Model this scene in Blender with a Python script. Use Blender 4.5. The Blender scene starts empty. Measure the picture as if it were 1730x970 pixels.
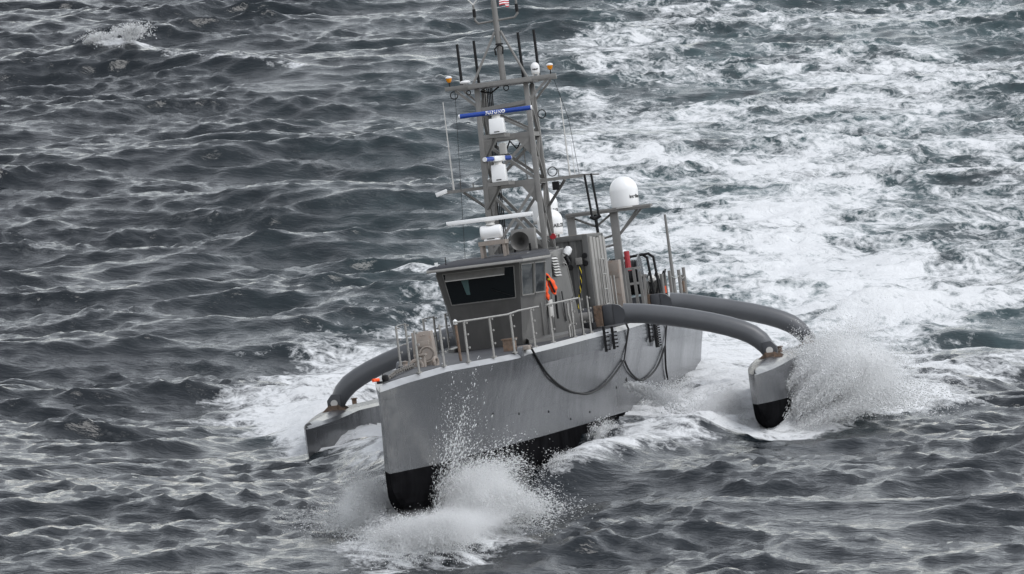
import bpy, bmesh, math, random
import numpy as np
from mathutils import Vector, Matrix, Quaternion

random.seed(7)
rng = np.random.default_rng(11)
scene = bpy.context.scene
col = scene.collection

# ------------------------------------------------------------------ camera, sky, sun, exposure
CAM_H = 24.0
CAM_DOWN = 8.6
cam_data = bpy.data.cameras.new('camera')
cam = bpy.data.objects.new('camera', cam_data)
col.objects.link(cam)
cam.location = (0, 0, CAM_H)
cam.rotation_euler = (math.radians(90 - CAM_DOWN), 0, 0)
cam_data.sensor_width = 36
cam_data.lens = 36 * 10000 / 1730
cam_data.clip_start = 1
cam_data.clip_end = 20000
scene.camera = cam

SUN_EL, SUN_AZ = 60, 112          # azimuth clockwise from +Y (the way the camera looks)
world = bpy.data.worlds.new('World')
scene.world = world
world.use_nodes = True
wn, wl = world.node_tree.nodes, world.node_tree.links
wn.clear()
sky = wn.new('ShaderNodeTexSky')
sky.sky_type = 'NISHITA'
sky.sun_disc = False
sky.sun_elevation = math.radians(SUN_EL)
sky.sun_rotation = math.radians(SUN_AZ)
sky.air_density = 1.25
sky.dust_density = 0.1
sky.ozone_density = 1.5
hs = wn.new('ShaderNodeHueSaturation')
hs.inputs['Saturation'].default_value = 0.22
bg = wn.new('ShaderNodeBackground')
bg.inputs['Strength'].default_value = 0.15
wo = wn.new('ShaderNodeOutputWorld')
wl.new(sky.outputs[0], hs.inputs['Color'])
wl.new(hs.outputs[0], bg.inputs[0])
wl.new(bg.outputs[0], wo.inputs[0])

sun_data = bpy.data.lights.new('sun', 'SUN')
sun_data.energy = 1.0
sun_data.angle = math.radians(28)
sun_data.color = (1.0, 0.985, 0.965)
sun = bpy.data.objects.new('sun', sun_data)
col.objects.link(sun)
_a, _e = math.radians(SUN_AZ), math.radians(SUN_EL)
sun_dir = Vector((math.sin(_a) * math.cos(_e), math.cos(_a) * math.cos(_e), math.sin(_e)))
sun.rotation_euler = sun_dir.to_track_quat('Z', 'Y').to_euler()

scene.view_settings.view_transform = 'Standard'
scene.view_settings.look = 'None'
scene.view_settings.gamma = 1
scene.view_settings.use_curve_mapping = False
scene.view_settings.exposure = 0.68
scene.cycles.max_bounces = 20
scene.cycles.diffuse_bounces = 20
scene.cycles.glossy_bounces = 4
scene.cycles.volume_bounces = 6
scene.cycles.use_denoising = True

# ------------------------------------------------------------------ the ship's pose in the sea
# ship coordinates: x forward (bow tip at 0, stern at -40), y to port, z up from the keel
YAW, PITCH, ROLL = 0.148095, 0.099913, 0.140547
F = Vector((-math.sin(YAW), -math.cos(YAW), 0))
PT = Vector((math.cos(YAW), -math.sin(YAW), 0))
B = Matrix((F, PT, Vector((0, 0, 1)))).transposed()
cp, sp, cr, sr = math.cos(PITCH), math.sin(PITCH), math.cos(ROLL), math.sin(ROLL)
RP = Matrix(((cp, 0, -sp), (0, 1, 0), (sp, 0, cp)))
RR = Matrix(((1, 0, 0), (0, cr, -sr), (0, sr, cr)))
BOW_UP = Matrix.Rotation(math.radians(-1.6), 4, 'X')      # the bow is lifted further by the swell
SHIP = Matrix.Translation((0, 0, CAM_H)) @ BOW_UP @ Matrix.Translation((-2.30706, 116.35586, 1.346 - 20.38)) @ (B @ RP @ RR).to_4x4()
SHIP_T = SHIP.translation.copy()
SHIP_NP = np.array(SHIP)


# ------------------------------------------------------------------ materials
def new_mat(name):
    m = bpy.data.materials.new(name)
    m.use_nodes = True
    nt = m.node_tree
    return m, nt.nodes, nt.links, nt.nodes['Principled BSDF']


def ramp(nodes, stops):
    r = nodes.new('ShaderNodeValToRGB')
    el = r.color_ramp.elements
    while len(el) < len(stops):
        el.new(0.5)
    for e, (p, c) in zip(el, stops):
        e.position = p
        e.color = (*c, 1)
    return r


def paint(name, colr, rough=0.45, vary=0.12, scale=1.2, streak=0.0, metal=0.0, bump=0.0, stain=None, spec=0.5, dent=False):
    """painted or bare surface with blotchy wear and, if asked, vertical run marks"""
    m, n, l, b = new_mat(name)
    tc = n.new('ShaderNodeTexCoord')
    ns = n.new('ShaderNodeTexNoise')
    ns.inputs['Scale'].default_value = scale
    ns.inputs['Detail'].default_value = 7
    ns.inputs['Roughness'].default_value = 0.62
    l.new(tc.outputs['Object'], ns.inputs['Vector'])
    lo = tuple(c * (1 - vary) for c in colr)
    hi = tuple(min(1, c * (1 + vary)) for c in colr)
    r = ramp(n, [(0.3, lo), (0.7, hi)])
    l.new(ns.outputs['Fac'], r.inputs['Fac'])
    out = r.outputs['Color']
    if streak > 0:
        mp = n.new('ShaderNodeMapping')
        mp.inputs['Scale'].default_value = (3.2, 3.2, 0.16)
        l.new(tc.outputs['Object'], mp.inputs['Vector'])
        n2 = n.new('ShaderNodeTexNoise')
        n2.inputs['Scale'].default_value = 2.0
        n2.inputs['Detail'].default_value = 5
        l.new(mp.outputs[0], n2.inputs['Vector'])
        r2 = ramp(n, [(0.42, (1 - streak,) * 3), (0.62, (1.0,) * 3)])
        l.new(n2.outputs['Fac'], r2.inputs['Fac'])
        mx = n.new('ShaderNodeMix')
        mx.data_type = 'RGBA'
        mx.blend_type = 'MULTIPLY'
        mx.inputs[0].default_value = 1
        l.new(out, mx.inputs[6])
        l.new(r2.outputs['Color'], mx.inputs[7])
        out = mx.outputs[2]
    if stain:
        n3 = n.new('ShaderNodeTexNoise')
        n3.inputs['Scale'].default_value = scale * 4
        n3.inputs['Detail'].default_value = 6
        l.new(tc.outputs['Object'], n3.inputs['Vector'])
        r3 = ramp(n, [(0.55, (0, 0, 0)), (0.72, (1, 1, 1))])
        l.new(n3.outputs['Fac'], r3.inputs['Fac'])
        mx = n.new('ShaderNodeMix')
        mx.data_type = 'RGBA'
        l.new(r3.outputs['Color'], mx.inputs[0])
        l.new(out, mx.inputs[6])
        mx.inputs[7].default_value = (*stain, 1)
        out = mx.outputs[2]
    l.new(out, b.inputs['Base Color'])
    rr = n.new('ShaderNodeMapRange')
    rr.inputs['To Min'].default_value = max(0.03, rough - 0.12)
    rr.inputs['To Max'].default_value = min(1, rough + 0.12)
    l.new(ns.outputs['Fac'], rr.inputs['Value'])
    l.new(rr.outputs[0], b.inputs['Roughness'])
    b.inputs['Metallic'].default_value = metal
    b.inputs['Specular IOR Level'].default_value = spec
    if dent:
        n5 = n.new('ShaderNodeTexNoise')
        n5.inputs['Scale'].default_value = 0.9
        n5.inputs['Detail'].default_value = 3
        l.new(tc.outputs['Object'], n5.inputs['Vector'])
        bp = n.new('ShaderNodeBump')
        bp.inputs['Strength'].default_value = 0.6
        bp.inputs['Distance'].default_value = 0.05
        # plate seams every 2.4 m along and 0.8 m up
        sx = n.new('ShaderNodeSeparateXYZ')
        l.new(tc.outputs['Object'], sx.inputs[0])
        hgt = n5.outputs['Fac']
        for ax, step, wd in (('X', 2.4, 0.012), ('Z', 0.83, 0.02)):
            dv = n.new('ShaderNodeMath')
            dv.operation = 'PINGPONG'
            l.new(sx.outputs[ax], dv.inputs[0])
            dv.inputs[1].default_value = step / 2
            lt = n.new('ShaderNodeMath')
            lt.operation = 'LESS_THAN'
            l.new(dv.outputs[0], lt.inputs[0])
            lt.inputs[1].default_value = wd
            ml = n.new('ShaderNodeMath')
            ml.operation = 'MULTIPLY_ADD'
            l.new(lt.outputs[0], ml.inputs[0])
            ml.inputs[1].default_value = 0.10
            l.new(hgt, ml.inputs[2])
            hgt = ml.outputs[0]
        l.new(hgt, bp.inputs['Height'])
        l.new(bp.outputs[0], b.inputs['Normal'])
    if bump:
        n4 = n.new('ShaderNodeTexNoise')
        n4.inputs['Scale'].default_value = 40
        n4.inputs['Detail'].default_value = 4
        l.new(tc.outputs['Object'], n4.inputs['Vector'])
        bp = n.new('ShaderNodeBump')
        bp.inputs['Strength'].default_value = bump
        bp.inputs['Distance'].default_value = 0.01
        l.new(n4.outputs['Fac'], bp.inputs['Height'])
        l.new(bp.outputs[0], b.inputs['Normal'])
    return m


M = {}
M['hull'] = paint('hull_paint', (0.058, 0.061, 0.067), 0.24, 0.10, 0.45, streak=0.10, spec=0.55, dent=True)
M['gunwale'] = paint('skylit_gunwale_paint', (0.26, 0.265, 0.275), 0.35, 0.25, 1.2)  # hull paint lightened along the edge to stand for sky light
M['bottom'] = paint('bottom_paint', (0.009, 0.009, 0.010), 0.55, 0.4, 1.5, streak=0.25, spec=0.0)
M['deck'] = paint('nonskid_deck', (0.03, 0.031, 0.036), 0.6, 0.25, 1.5, bump=0.5)
M['roof'] = paint('nonskid_roof', (0.017, 0.018, 0.024), 0.75, 0.2, 3, bump=0.4)
M['house'] = paint('house_paint', (0.082, 0.079, 0.076), 0.42, 0.12, 1.6, streak=0.14)
M['beam'] = paint('beam_paint', (0.085, 0.088, 0.095), 0.42, 0.08, 1.5)
M['beam_dark'] = paint('beam_root_paint', (0.04, 0.042, 0.048), 0.5, 0.15, 2)
M['alu'] = paint('bare_aluminium', (0.27, 0.262, 0.25), 0.45, 0.15, 6, metal=0.55)
M['mast'] = paint('mast_paint', (0.155, 0.15, 0.143), 0.5, 0.14, 4)
M['white'] = paint('white_gelcoat', (0.72, 0.72, 0.72), 0.35, 0.03, 2)
M['white_dirty'] = paint('white_enamel', (0.5, 0.49, 0.47), 0.5, 0.08, 3)
M['black'] = paint('black_rubber', (0.01, 0.01, 0.011), 0.55, 0.3, 8, spec=0.2)
M['blue'] = paint('blue_enamel', (0.008, 0.045, 0.27), 0.38, 0.1, 6)
M['bluetarp'] = paint('blue_strap', (0.02, 0.06, 0.35), 0.6, 0.1, 6)
M['amber'] = paint('amber_lens', (0.75, 0.26, 0.01), 0.25, 0.1, 6)
M['orange'] = paint('orange_fabric', (0.85, 0.09, 0.015), 0.75, 0.2, 9)
M['red'] = paint('red_enamel', (0.3, 0.008, 0.015), 0.4, 0.1, 6)
M['redcloth'] = paint('red_cloth', (0.45, 0.02, 0.03), 0.8, 0.1, 6)
M['whitecloth'] = paint('white_cloth', (0.75, 0.75, 0.75), 0.8, 0.05, 6)
M['bluecloth'] = paint('blue_cloth', (0.02, 0.03, 0.14), 0.8, 0.1, 6)
M['tan'] = paint('weathered_primer', (0.23, 0.197, 0.172), 0.65, 0.18, 3, stain=(0.2, 0.15, 0.12))
M['rust'] = paint('rusty_steel', (0.13, 0.09, 0.065), 0.75, 0.45, 9, stain=(0.2, 0.1, 0.05))
M['container'] = paint('container_paint', (0.075, 0.074, 0.072), 0.5, 0.18, 2, streak=0.15)
M['cont_light'] = paint('container_side_paint', (0.24, 0.23, 0.217), 0.5, 0.1, 3, streak=0.1)
M['yellow'] = paint('yellow_band', (0.55, 0.42, 0.01), 0.5, 0.1, 9)
M['letter_black'] = paint('black_print', (0.015, 0.015, 0.017), 0.5, 0.05, 9)
M['letter_white'] = paint('white_print', (0.82, 0.82, 0.82), 0.5, 0.03, 9)
M['chain'] = paint('galvanised_chain', (0.13, 0.12, 0.11), 0.5, 0.3, 15, metal=0.6)

m, n, l, b = new_mat('tinted_glass')
b.inputs['Base Color'].default_value = (0.006, 0.008, 0.009, 1)
b.inputs['Roughness'].default_value = 0.04
b.inputs['IOR'].default_value = 1.5
M['glass'] = m
m, n, l, b = new_mat('painted_pane_gleam')  # pale colour for the gleam painted on the front pane
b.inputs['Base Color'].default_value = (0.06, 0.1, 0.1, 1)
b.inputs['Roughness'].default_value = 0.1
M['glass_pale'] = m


# ------------------------------------------------------------------ mesh helpers
def frame_from(d):
    d = Vector(d).normalized()
    up = Vector((0, 0, 1)) if abs(d.z) < 0.95 else Vector((0, 1, 0))
    u = d.cross(up).normalized()
    v = u.cross(d).normalized()
    return d, u, v


class MB:
    def __init__(s):
        s.v, s.f = [], []

    def add(s, vs, fs):
        o = len(s.v)
        s.v += [tuple(p) for p in vs]
        s.f += [tuple(i + o for i in f) for f in fs]
        return s

    def hexa(s, p):
        """eight corners: bottom four (counter-clockwise from above) then top four"""
        return s.add(p, [(3, 2, 1, 0), (4, 5, 6, 7), (0, 1, 5, 4), (1, 2, 6, 5), (2, 3, 7, 6), (3, 0, 4, 7)])

    def box(s, c, d, rot=None):
        hx, hy, hz = d[0] / 2, d[1] / 2, d[2] / 2
        ps = [Vector((sx * hx, sy * hy, sz * hz)) for sz in (-1, 1) for sx, sy in ((-1, -1), (1, -1), (1, 1), (-1, 1))]
        if rot is not None:
            ps = [rot @ p for p in ps]
        return s.hexa([p + Vector(c) for p in ps])

    def bar(s, p, q, w, h=None, up=None):
        h = h or w
        p, q = Vector(p), Vector(q)
        d, u, v = frame_from(q - p)
        if up is not None:
            u = d.cross(Vector(up)).normalized()
            v = u.cross(d).normalized()
        c = [(-1, -1), (1, -1), (1, 1), (-1, 1)]
        return s.hexa([p + u * a * w / 2 + v * bb * h / 2 for a, bb in c] + [q + u * a * w / 2 + v * bb * h / 2 for a, bb in c])

    def cyl(s, p, q, r1, r2=None, n=10, cap=True):
        r2 = r1 if r2 is None else r2
        p, q = Vector(p), Vector(q)
        d, u, v = frame_from(q - p)
        vs, fs = [], []
        for c, r in ((p, r1), (q, r2)):
            for i in range(n):
                a = 2 * math.pi * i / n
                vs.append(c + (u * math.cos(a) + v * math.sin(a)) * r)
        for i in range(n):
            j = (i + 1) % n
            fs.append((i, j, n + j, n + i))
        if cap:
            fs.append(tuple(range(n))[::-1])
            fs.append(tuple(range(n, 2 * n)))
        return s.add(vs, fs)

    def tube(s, pts, r, n=8):
        pts = [Vector(p) for p in pts]
        rs = r if isinstance(r, (list, tuple)) else [r] * len(pts)
        vs, fs = [], []
        d, u, v = frame_from(pts[1] - pts[0])
        for i, p in enumerate(pts):
            if i == 0:
                t = pts[1] - pts[0]
            elif i == len(pts) - 1:
                t = pts[-1] - pts[-2]
            else:
                t = (pts[i + 1] - pts[i]).normalized() + (pts[i] - pts[i - 1]).normalized()
            t.normalize()
            u = (u - t * u.dot(t)).normalized()
            v = t.cross(u)
            for k in range(n):
                a = 2 * math.pi * k / n
                vs.append(p + (u * math.cos(a) + v * math.sin(a)) * rs[i])
        for i in range(len(pts) - 1):
            for k in range(n):
                j = (k + 1) % n
                fs.append((i * n + k, i * n + j, (i + 1) * n + j, (i + 1) * n + k))
        fs.append(tuple(range(n))[::-1])
        fs.append(tuple(range((len(pts) - 1) * n, len(pts) * n)))
        return s.add(vs, fs)

    def lathe(s, prof, base, axis=(0, 0, 1), n=24):
        """prof: list of (radius, height along the axis)"""
        base = Vector(base)
        d, u, v = frame_from(axis)
        vs, fs = [], []
        for r, h in prof:
            for i in range(n):
                a = 2 * math.pi * i / n
                vs.append(base + d * h + (u * math.cos(a) + v * math.sin(a)) * max(r, 1e-4))
        for k in range(len(prof) - 1):
            for i in range(n):
                j = (i + 1) % n
                fs.append((k * n + i, k * n + j, (k + 1) * n + j, (k + 1) * n + i))
        fs.append(tuple(range(n))[::-1])
        fs.append(tuple(range((len(prof) - 1) * n, len(prof) * n)))
        return s.add(vs, fs)

    def torus(s, c, axis, R, r, n=20, k=8, a0=0, a1=2 * math.pi):
        d, u, v = frame_from(axis)
        full = abs(a1 - a0) > 6.28
        cnt = n if full else n + 1
        pts = [Vector(c) + (u * math.cos(a0 + (a1 - a0) * i / n) + v * math.sin(a0 + (a1 - a0) * i / n)) * R for i in range(cnt)]
        if full:
            pts.append(pts[0])
        return s.tube(pts, r, k)

    def prism(s, poly, off):
        """polygon (3-D points) extruded along the vector off"""
        off = Vector(off)
        k = len(poly)
        vs = [Vector(p) for p in poly] + [Vector(p) + off for p in poly]
        fs = [tuple(range(k))[::-1], tuple(range(k, 2 * k))] + [(i, (i + 1) % k, k + (i + 1) % k, k + i) for i in range(k)]
        return s.add(vs, fs)

    def grid(s, rows):
        o = len(s.v)
        nn = len(rows[0])
        for r in rows:
            s.v += [tuple(p) for p in r]
        for i in range(len(rows) - 1):
            for j in range(nn - 1):
                s.f.append((o + i * nn + j, o + i * nn + j + 1, o + (i + 1) * nn + j + 1, o + (i + 1) * nn + j))
        return s

    def build(s, name, mat, parent=None, smooth=32, bevel=0.0, merge=True):
        me = bpy.data.meshes.new(name)
        me.from_pydata(s.v, [], s.f)
        bm = bmesh.new()
        bm.from_mesh(me)
        if merge:
            bmesh.ops.remove_doubles(bm, verts=bm.verts, dist=1e-5)
        bmesh.ops.recalc_face_normals(bm, faces=bm.faces)
        if bevel > 0:
            es = [e for e in bm.edges if len(e.link_faces) == 2 and e.calc_face_angle(0) > 0.6]
            bmesh.ops.bevel(bm, geom=es, offset=bevel, segments=2, profile=0.5, affect='EDGES', clamp_overlap=True)
        lim = math.radians(smooth)
        for fc in bm.faces:
            fc.smooth = True
        for e in bm.edges:
            e.smooth = not (len(e.link_faces) == 2 and e.calc_face_angle(0) > lim)
        bm.to_mesh(me)
        bm.free()
        me.materials.append(M[mat] if isinstance(mat, str) else mat)
        o = bpy.data.objects.new(name, me)
        col.objects.link(o)
        if parent is not None:
            o.parent = parent
        return o


def tag(o, label, cat=None, group=None, kind=None):
    if label:
        o['label'] = label
    if cat:
        o['category'] = cat
    if group:
        o['group'] = group
    if kind:
        o['kind'] = kind
    return o


def thing(name, label, cat, loc, group=None):
    """a thing of its own standing on the ship: loc is in ship coordinates (s aft of the bow, y, z)"""
    o = bpy.data.objects.new(name, None)
    o.empty_display_size = 0.2
    col.objects.link(o)
    o.matrix_world = SHIP @ Matrix.Translation((-loc[0], loc[1], loc[2]))
    return tag(o, label, cat, group)


def S(s, y, z):
    return Vector((-s, y, z))


def link_part(name, me, parent, loc=(0, 0, 0)):
    o = bpy.data.objects.new(name, me)
    col.objects.link(o)
    o.parent = parent
    o.location = loc
    return o


def lettering(text, size, parent, mat, place, spacing=1.0, weight=0.0):
    """flat print: place maps the text plane (u, v) to a point"""
    cu = bpy.data.curves.new('lettering', 'FONT')
    cu.body = text
    cu.size = size
    cu.align_x = 'CENTER'
    cu.align_y = 'CENTER'
    cu.space_character = spacing
    cu.offset = weight
    tmp = bpy.data.objects.new('lettering_source', cu)
    col.objects.link(tmp)
    dg = bpy.context.evaluated_depsgraph_get()
    me = bpy.data.meshes.new_from_object(tmp.evaluated_get(dg))
    bpy.data.objects.remove(tmp)
    for v in me.vertices:
        v.co = place(v.co.x, v.co.y)
    me.materials.clear()
    me.materials.append(M[mat])
    o = bpy.data.objects.new('lettering', me)
    col.objects.link(o)
    o.parent = parent
    return o


# ------------------------------------------------------------------ the sea
def wave_tile(L, N, lam_p, hs_, dir_deg, spread, seed, lam_min, lam_max, chop):
    """periodic wind-sea patch: height, choppy shifts and a breaking measure"""
    r = np.random.default_rng(seed)
    k1 = 2 * np.pi * np.fft.fftfreq(N, L / N)
    kx, ky = np.meshgrid(k1, k1, indexing='ij')
    k = np.hypot(kx, ky)
    k[0, 0] = 1
    kp = 2 * np.pi / lam_p
    th = np.arctan2(ky, kx) - math.radians(dir_deg)
    S_ = k ** -3.6 * np.exp(-1.25 * (kp / k) ** 2) * (np.cos(th / 2) ** 2) ** spread
    S_[(k < 2 * np.pi / lam_max) | (k > 2 * np.pi / lam_min)] = 0
    S_[0, 0] = 0
    a = np.sqrt(S_) * (r.normal(size=(N, N)) + 1j * r.normal(size=(N, N)))
    h = np.fft.ifft2(a).real
    sc = hs_ / 4 / h.std()
    a *= sc
    h *= sc
    dx = np.fft.ifft2(1j * kx / k * a).real * chop
    dy = np.fft.ifft2(1j * ky / k * a).real * chop
    jxx = np.fft.ifft2(-kx * kx / k * a).real * chop
    jyy = np.fft.ifft2(-ky * ky / k * a).real * chop
    jxy = np.fft.ifft2(-kx * ky / k * a).real * chop
    J = (1 + jxx) * (1 + jyy) - jxy ** 2
    return L, N, np.stack([h, dx, dy, J])


def sample_tile(t, X, Y, ang, ox=0.0, oy=0.0):
    L, N, A = t
    c, s = math.cos(ang), math.sin(ang)
    u = ((X * c + Y * s) / L + ox) % 1.0 * N
    v = ((-X * s + Y * c) / L + oy) % 1.0 * N
    i0 = np.floor(u).astype(int)
    j0 = np.floor(v).astype(int)
    fu, fv = u - i0, v - j0
    i0 %= N
    j0 %= N
    i1, j1 = (i0 + 1) % N, (j0 + 1) % N
    r = A[:, i0, j0] * ((1 - fu) * (1 - fv)) + A[:, i1, j0] * (fu * (1 - fv)) + A[:, i0, j1] * ((1 - fu) * fv) + A[:, i1, j1] * (fu * fv)
    h, dx, dy, J = r
    return h, dx * c - dy * s, dx * s + dy * c, J


def fine_axis(a, b, step, far_lo, far_hi, grow=1.16):
    core = np.arange(a, b + step / 2, step)
    lo, hi = [], []
    d, x = step, core[0]
    while x > far_lo:
        d *= grow
        x -= d
        lo.append(x)
    d, x = step, core[-1]
    while x < far_hi:
        d *= grow
        x += d
        hi.append(x)
    return np.concatenate([np.array(lo[::-1]), core, np.array(hi)])


def ship_plan(X, Y):
    """metres aft of the bow and to port, in the water plane"""
    dx, dy = X - SHIP_T.x, Y - SHIP_T.y
    return -(dx * F.x + dy * F.y), dx * PT.x + dy * PT.y


def smooth01(x, a, b):
    t = np.clip((x - a) / (b - a), 0, 1)
    return t * t * (3 - 2 * t)


_sw_s = np.arange(-400, 700, 1.0)
_sw_z = np.interp(_sw_s, [-400, -60, -14, 0, 8, 18, 28, 40, 54, 110, 170, 260, 700], [0, 0.6, 1.4, 1.2, 0.85, -0.1, -1.05, -2.15, -2.3, -0.2, 0.9, 0.6, 0])
_kk = np.exp(-(np.arange(-18, 19) / 5.0) ** 2)
_sw_z = np.convolve(np.pad(_sw_z, 18, mode='edge'), _kk / _kk.sum(), 'valid')


def swell(s):
    """the long swell the ship is climbing, along its heading"""
    return np.interp(s, _sw_s, _sw_z)


def gauss(x, w):
    return np.exp(-(x / w) ** 2)


def seg_dist(s, y, a, b):
    ax, ay, bx, by = a[0], a[1], b[0], b[1]
    dx, dy = bx - ax, by - ay
    L2 = dx * dx + dy * dy
    t = np.clip(((s - ax) * dx + (y - ay) * dy) / L2, 0, 1)
    return np.hypot(s - ax - t * dx, y - ay - t * dy), t


WIND = -78
TILES = [
    (wave_tile(128, 512, 17, 0.76, 0, 12, 3, 1.0, 60, 0.8), 0.0),
    (wave_tile(53, 512, 6.0, 0.27, 0, 7, 5, 0.4, 12, 0.95), 0.2),
    (wave_tile(17, 512, 1.6, 0.095, 0, 3, 8, 0.2, 3.5, 0.8), -0.25),
]
_grp = np.fft.fft2(np.random.default_rng(31).normal(size=(256, 256)))
_gk = np.hypot(*np.meshgrid(np.fft.fftfreq(256), np.fft.fftfreq(256), indexing='ij')) * 256
_grp = np.fft.ifft2(_grp * np.exp(-((_gk - 5) / 5) ** 2)).real
_grp = _grp / _grp.std()
GROUPS = (97.0, 256, np.stack([_grp, _grp * 0, _grp * 0, _grp * 0]))


def sea_surface(X, Y, detail=True):
    s, y = ship_plan(X, Y)
    h = swell(s)
    DX = np.zeros_like(X)
    DY = np.zeros_like(X)
    near = gauss(np.maximum(np.abs(s - 17) - 20, 0), 8) * gauss(np.maximum(np.abs(y) - 5, 0), 5)
    wake = smooth01(s, 34, 48) * gauss(np.maximum(np.abs(y + 1 - 0.02 * (s - 40)) - 4 - 0.04 * (s - 40), 0), 3)
    view = gauss(np.maximum(np.abs(X) - 45, 0), 40) * gauss(np.maximum(np.abs(Y - 190) - 120, 0), 40)
    brk = np.zeros_like(X)
    g1 = np.clip(1 + 0.38 * sample_tile(GROUPS, X, Y, 0.4)[0], 0.25, 2)
    g2 = np.clip(1 + 0.42 * sample_tile(GROUPS, X * 1.7, Y * 1.7, 1.1, 0.3, 0.7)[0], 0.2, 1.55)
    for i, (t, ang) in enumerate(TILES):
        a = math.radians(WIND) + ang
        hh, dx, dy, J = sample_tile(t, X, Y, a, 0.37 * i + 0.11, 0.61 * i + 0.2)
        k = [1 - 0.55 * near - 0.35 * wake, 1 - 0.25 * near - 0.1 * wake, 1 + 0.5 * wake + 0.3 * near][i]
        if i > 0:
            k = k * view * (g1 if i == 1 else g2)
        h = h + hh * k
        DX += 0.78 * dx * k
        DY += 0.78 * dy * k
        brk = brk + np.clip([0.40, 0.36, 0.0][i] - J, 0, 1) * [1.5, 1.1, 0.3][i] * k
    # water thrown up by the three hulls
    foam = np.zeros_like(X)
    aer = np.zeros_like(X)
    for sg in (1, -1):
        d, t = seg_dist(s, sg * y, (9.0, 1.0), (34, 7.5))
        h += 0.72 * gauss(d, 0.75 + 1.0 * t) * (1 - 0.8 * t) * smooth01(s, 7, 13)
        foam += gauss(d, 0.7 + 1.3 * t) * (0.95 - 0.35 * t) * smooth01(s, 8, 12)
        # white sheet between bow wave and the main hull
        inside = smooth01(s, 12, 17) * (1 - smooth01(s, 42, 52)) * gauss(np.maximum(np.abs(sg * y - 1.6 - 0.10 * (s - 12)) - 0.6 - 0.05 * (s - 12), 0), 0.8)
        inside = np.where(sg * y > 0, inside, 0)
        foam += 0.55 * inside
        # outer hulls
        for side, wdt in ((0.75, 0.7), (-0.75, 0.55)):
            d, t = seg_dist(s, sg * y, (20.4, 5.3 + side * 0.3), (44, 5.3 + side * 5))
            h += (0.42 if side > 0 or sg > 0 else 0.0) * gauss(d, 0.55 + 1.5 * t) * (1 - 0.8 * t) * smooth01(s, 21.5, 25)
            foam += gauss(d, wdt + 2.0 * t) * (1.15 - 0.5 * t) * smooth01(s, 19, 21) * (1.0 if side > 0 or sg > 0 else 0.6)
        d = np.hypot((s - 27) / 1.8, sg * y - 5.3)
        foam += 0.8 * gauss(d, 1.7)
        aer += 0.5 * gauss(d, 2.6)
        # far wash of each outer hull
        cc = 5.3 + 0.045 * (s - 34)
        foam += 0.32 * smooth01(s, 32, 42) * gauss(sg * y - cc, 1.6 + 0.02 * np.maximum(s - 34, 0)) * np.exp(-np.maximum(s - 50, 0) / 120)
    h -= 0.25 * gauss(s - 20.5, 2.2) * gauss(y - 5.4, 1.6)
    h += 0.34 * smooth01(s, 13, 22) * gauss(y, 3.2) * (1 - smooth01(s, 40, 46))
    h += 0.55 * np.tanh(y / 5) * smooth01(s, 6, 16) * (1 - smooth01(s, 38, 55)) * gauss(y, 22)
    # bow splash base
    d = np.hypot((s - 1.4) / 1.5, y - 0.5)
    foam += 1.3 * gauss(d, 1.9)
    h += 0.22 * gauss(d, 1.3)
    h += 0.12 * gauss(np.hypot((s - 3) / 1.6, np.abs(y) - 1.5), 1.0)
    h -= 0.55 * gauss(s - 7.5, 4.2) * gauss(y - 0.6, 2.4)
    # propeller wash astern, bending a little to starboard far off
    cy = 1.8 - 0.04 * np.maximum(s - 60, 0)
    sa = np.maximum(s - 42, 0)
    core = smooth01(s, 37, 43) * gauss(y - cy, 3.2 + 0.03 * sa)
    broad = smooth01(s, 36, 52) * gauss(y - cy, 8.5 + 0.085 * sa)
    foam += 0.5 * core * np.exp(-sa / 70) + 0.70 * broad * np.exp(-sa / 190)
    aer += 0.95 * broad * np.exp(-sa / 150)
    h += 0.28 * smooth01(s, 40, 44) * gauss(s - 46, 5) * gauss(y, 2.5)
    # stern quarter wave to port
    d, t = seg_dist(s, y, (53, 5.0), (60, 10.5))
    h += 0.6 * gauss(d, 1.3)
    foam += 0.7 * gauss(d, 1.4)
    # breaking crest far off to starboard
    d = np.hypot((s - 101) / 0.9, (y + 27.5) / 1.1)
    h += 0.6 * gauss(d, 1.3)
    foam += 1.1 * gauss(d, 1.0)
    d, t = seg_dist(s, y, (99.5, -26.0), (97, -20))
    h += 0.35 * gauss(d, 0.9)
    foam += 0.5 * gauss(d, 0.6)
    d, t = seg_dist(s, y, (58.5, -9.8), (57.5, -7.2))
    h += 0.4 * gauss(d, 0.9)
    foam += 0.9 * gauss(d, 0.7)
    d, t = seg_dist(s, y, (27.5, 7.6), (28.5, 9.2))
    h += 0.38 * gauss(d, 0.8)
    foam += 1.0 * gauss(d, 0.75)
    d = np.hypot((s - 45) / 2.2, y + 8.6)
    foam += 0.45 * gauss(d, 3.2)
    d = np.hypot((s - 29) / 2.5, y + 9.5)
    foam += 0.35 * gauss(d, 2.2)
    foam = 1 - np.exp(-1.45 * foam)
    foam = foam + 2.2 * np.clip(brk, 0, 1.0) + 0.22 * gauss(np.hypot((s - 101) / 0.9, (y + 27.5) / 1.1), 1.2)
    # wind streaks carry thin leftover foam
    return h, DX, DY, foam, aer


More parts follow.
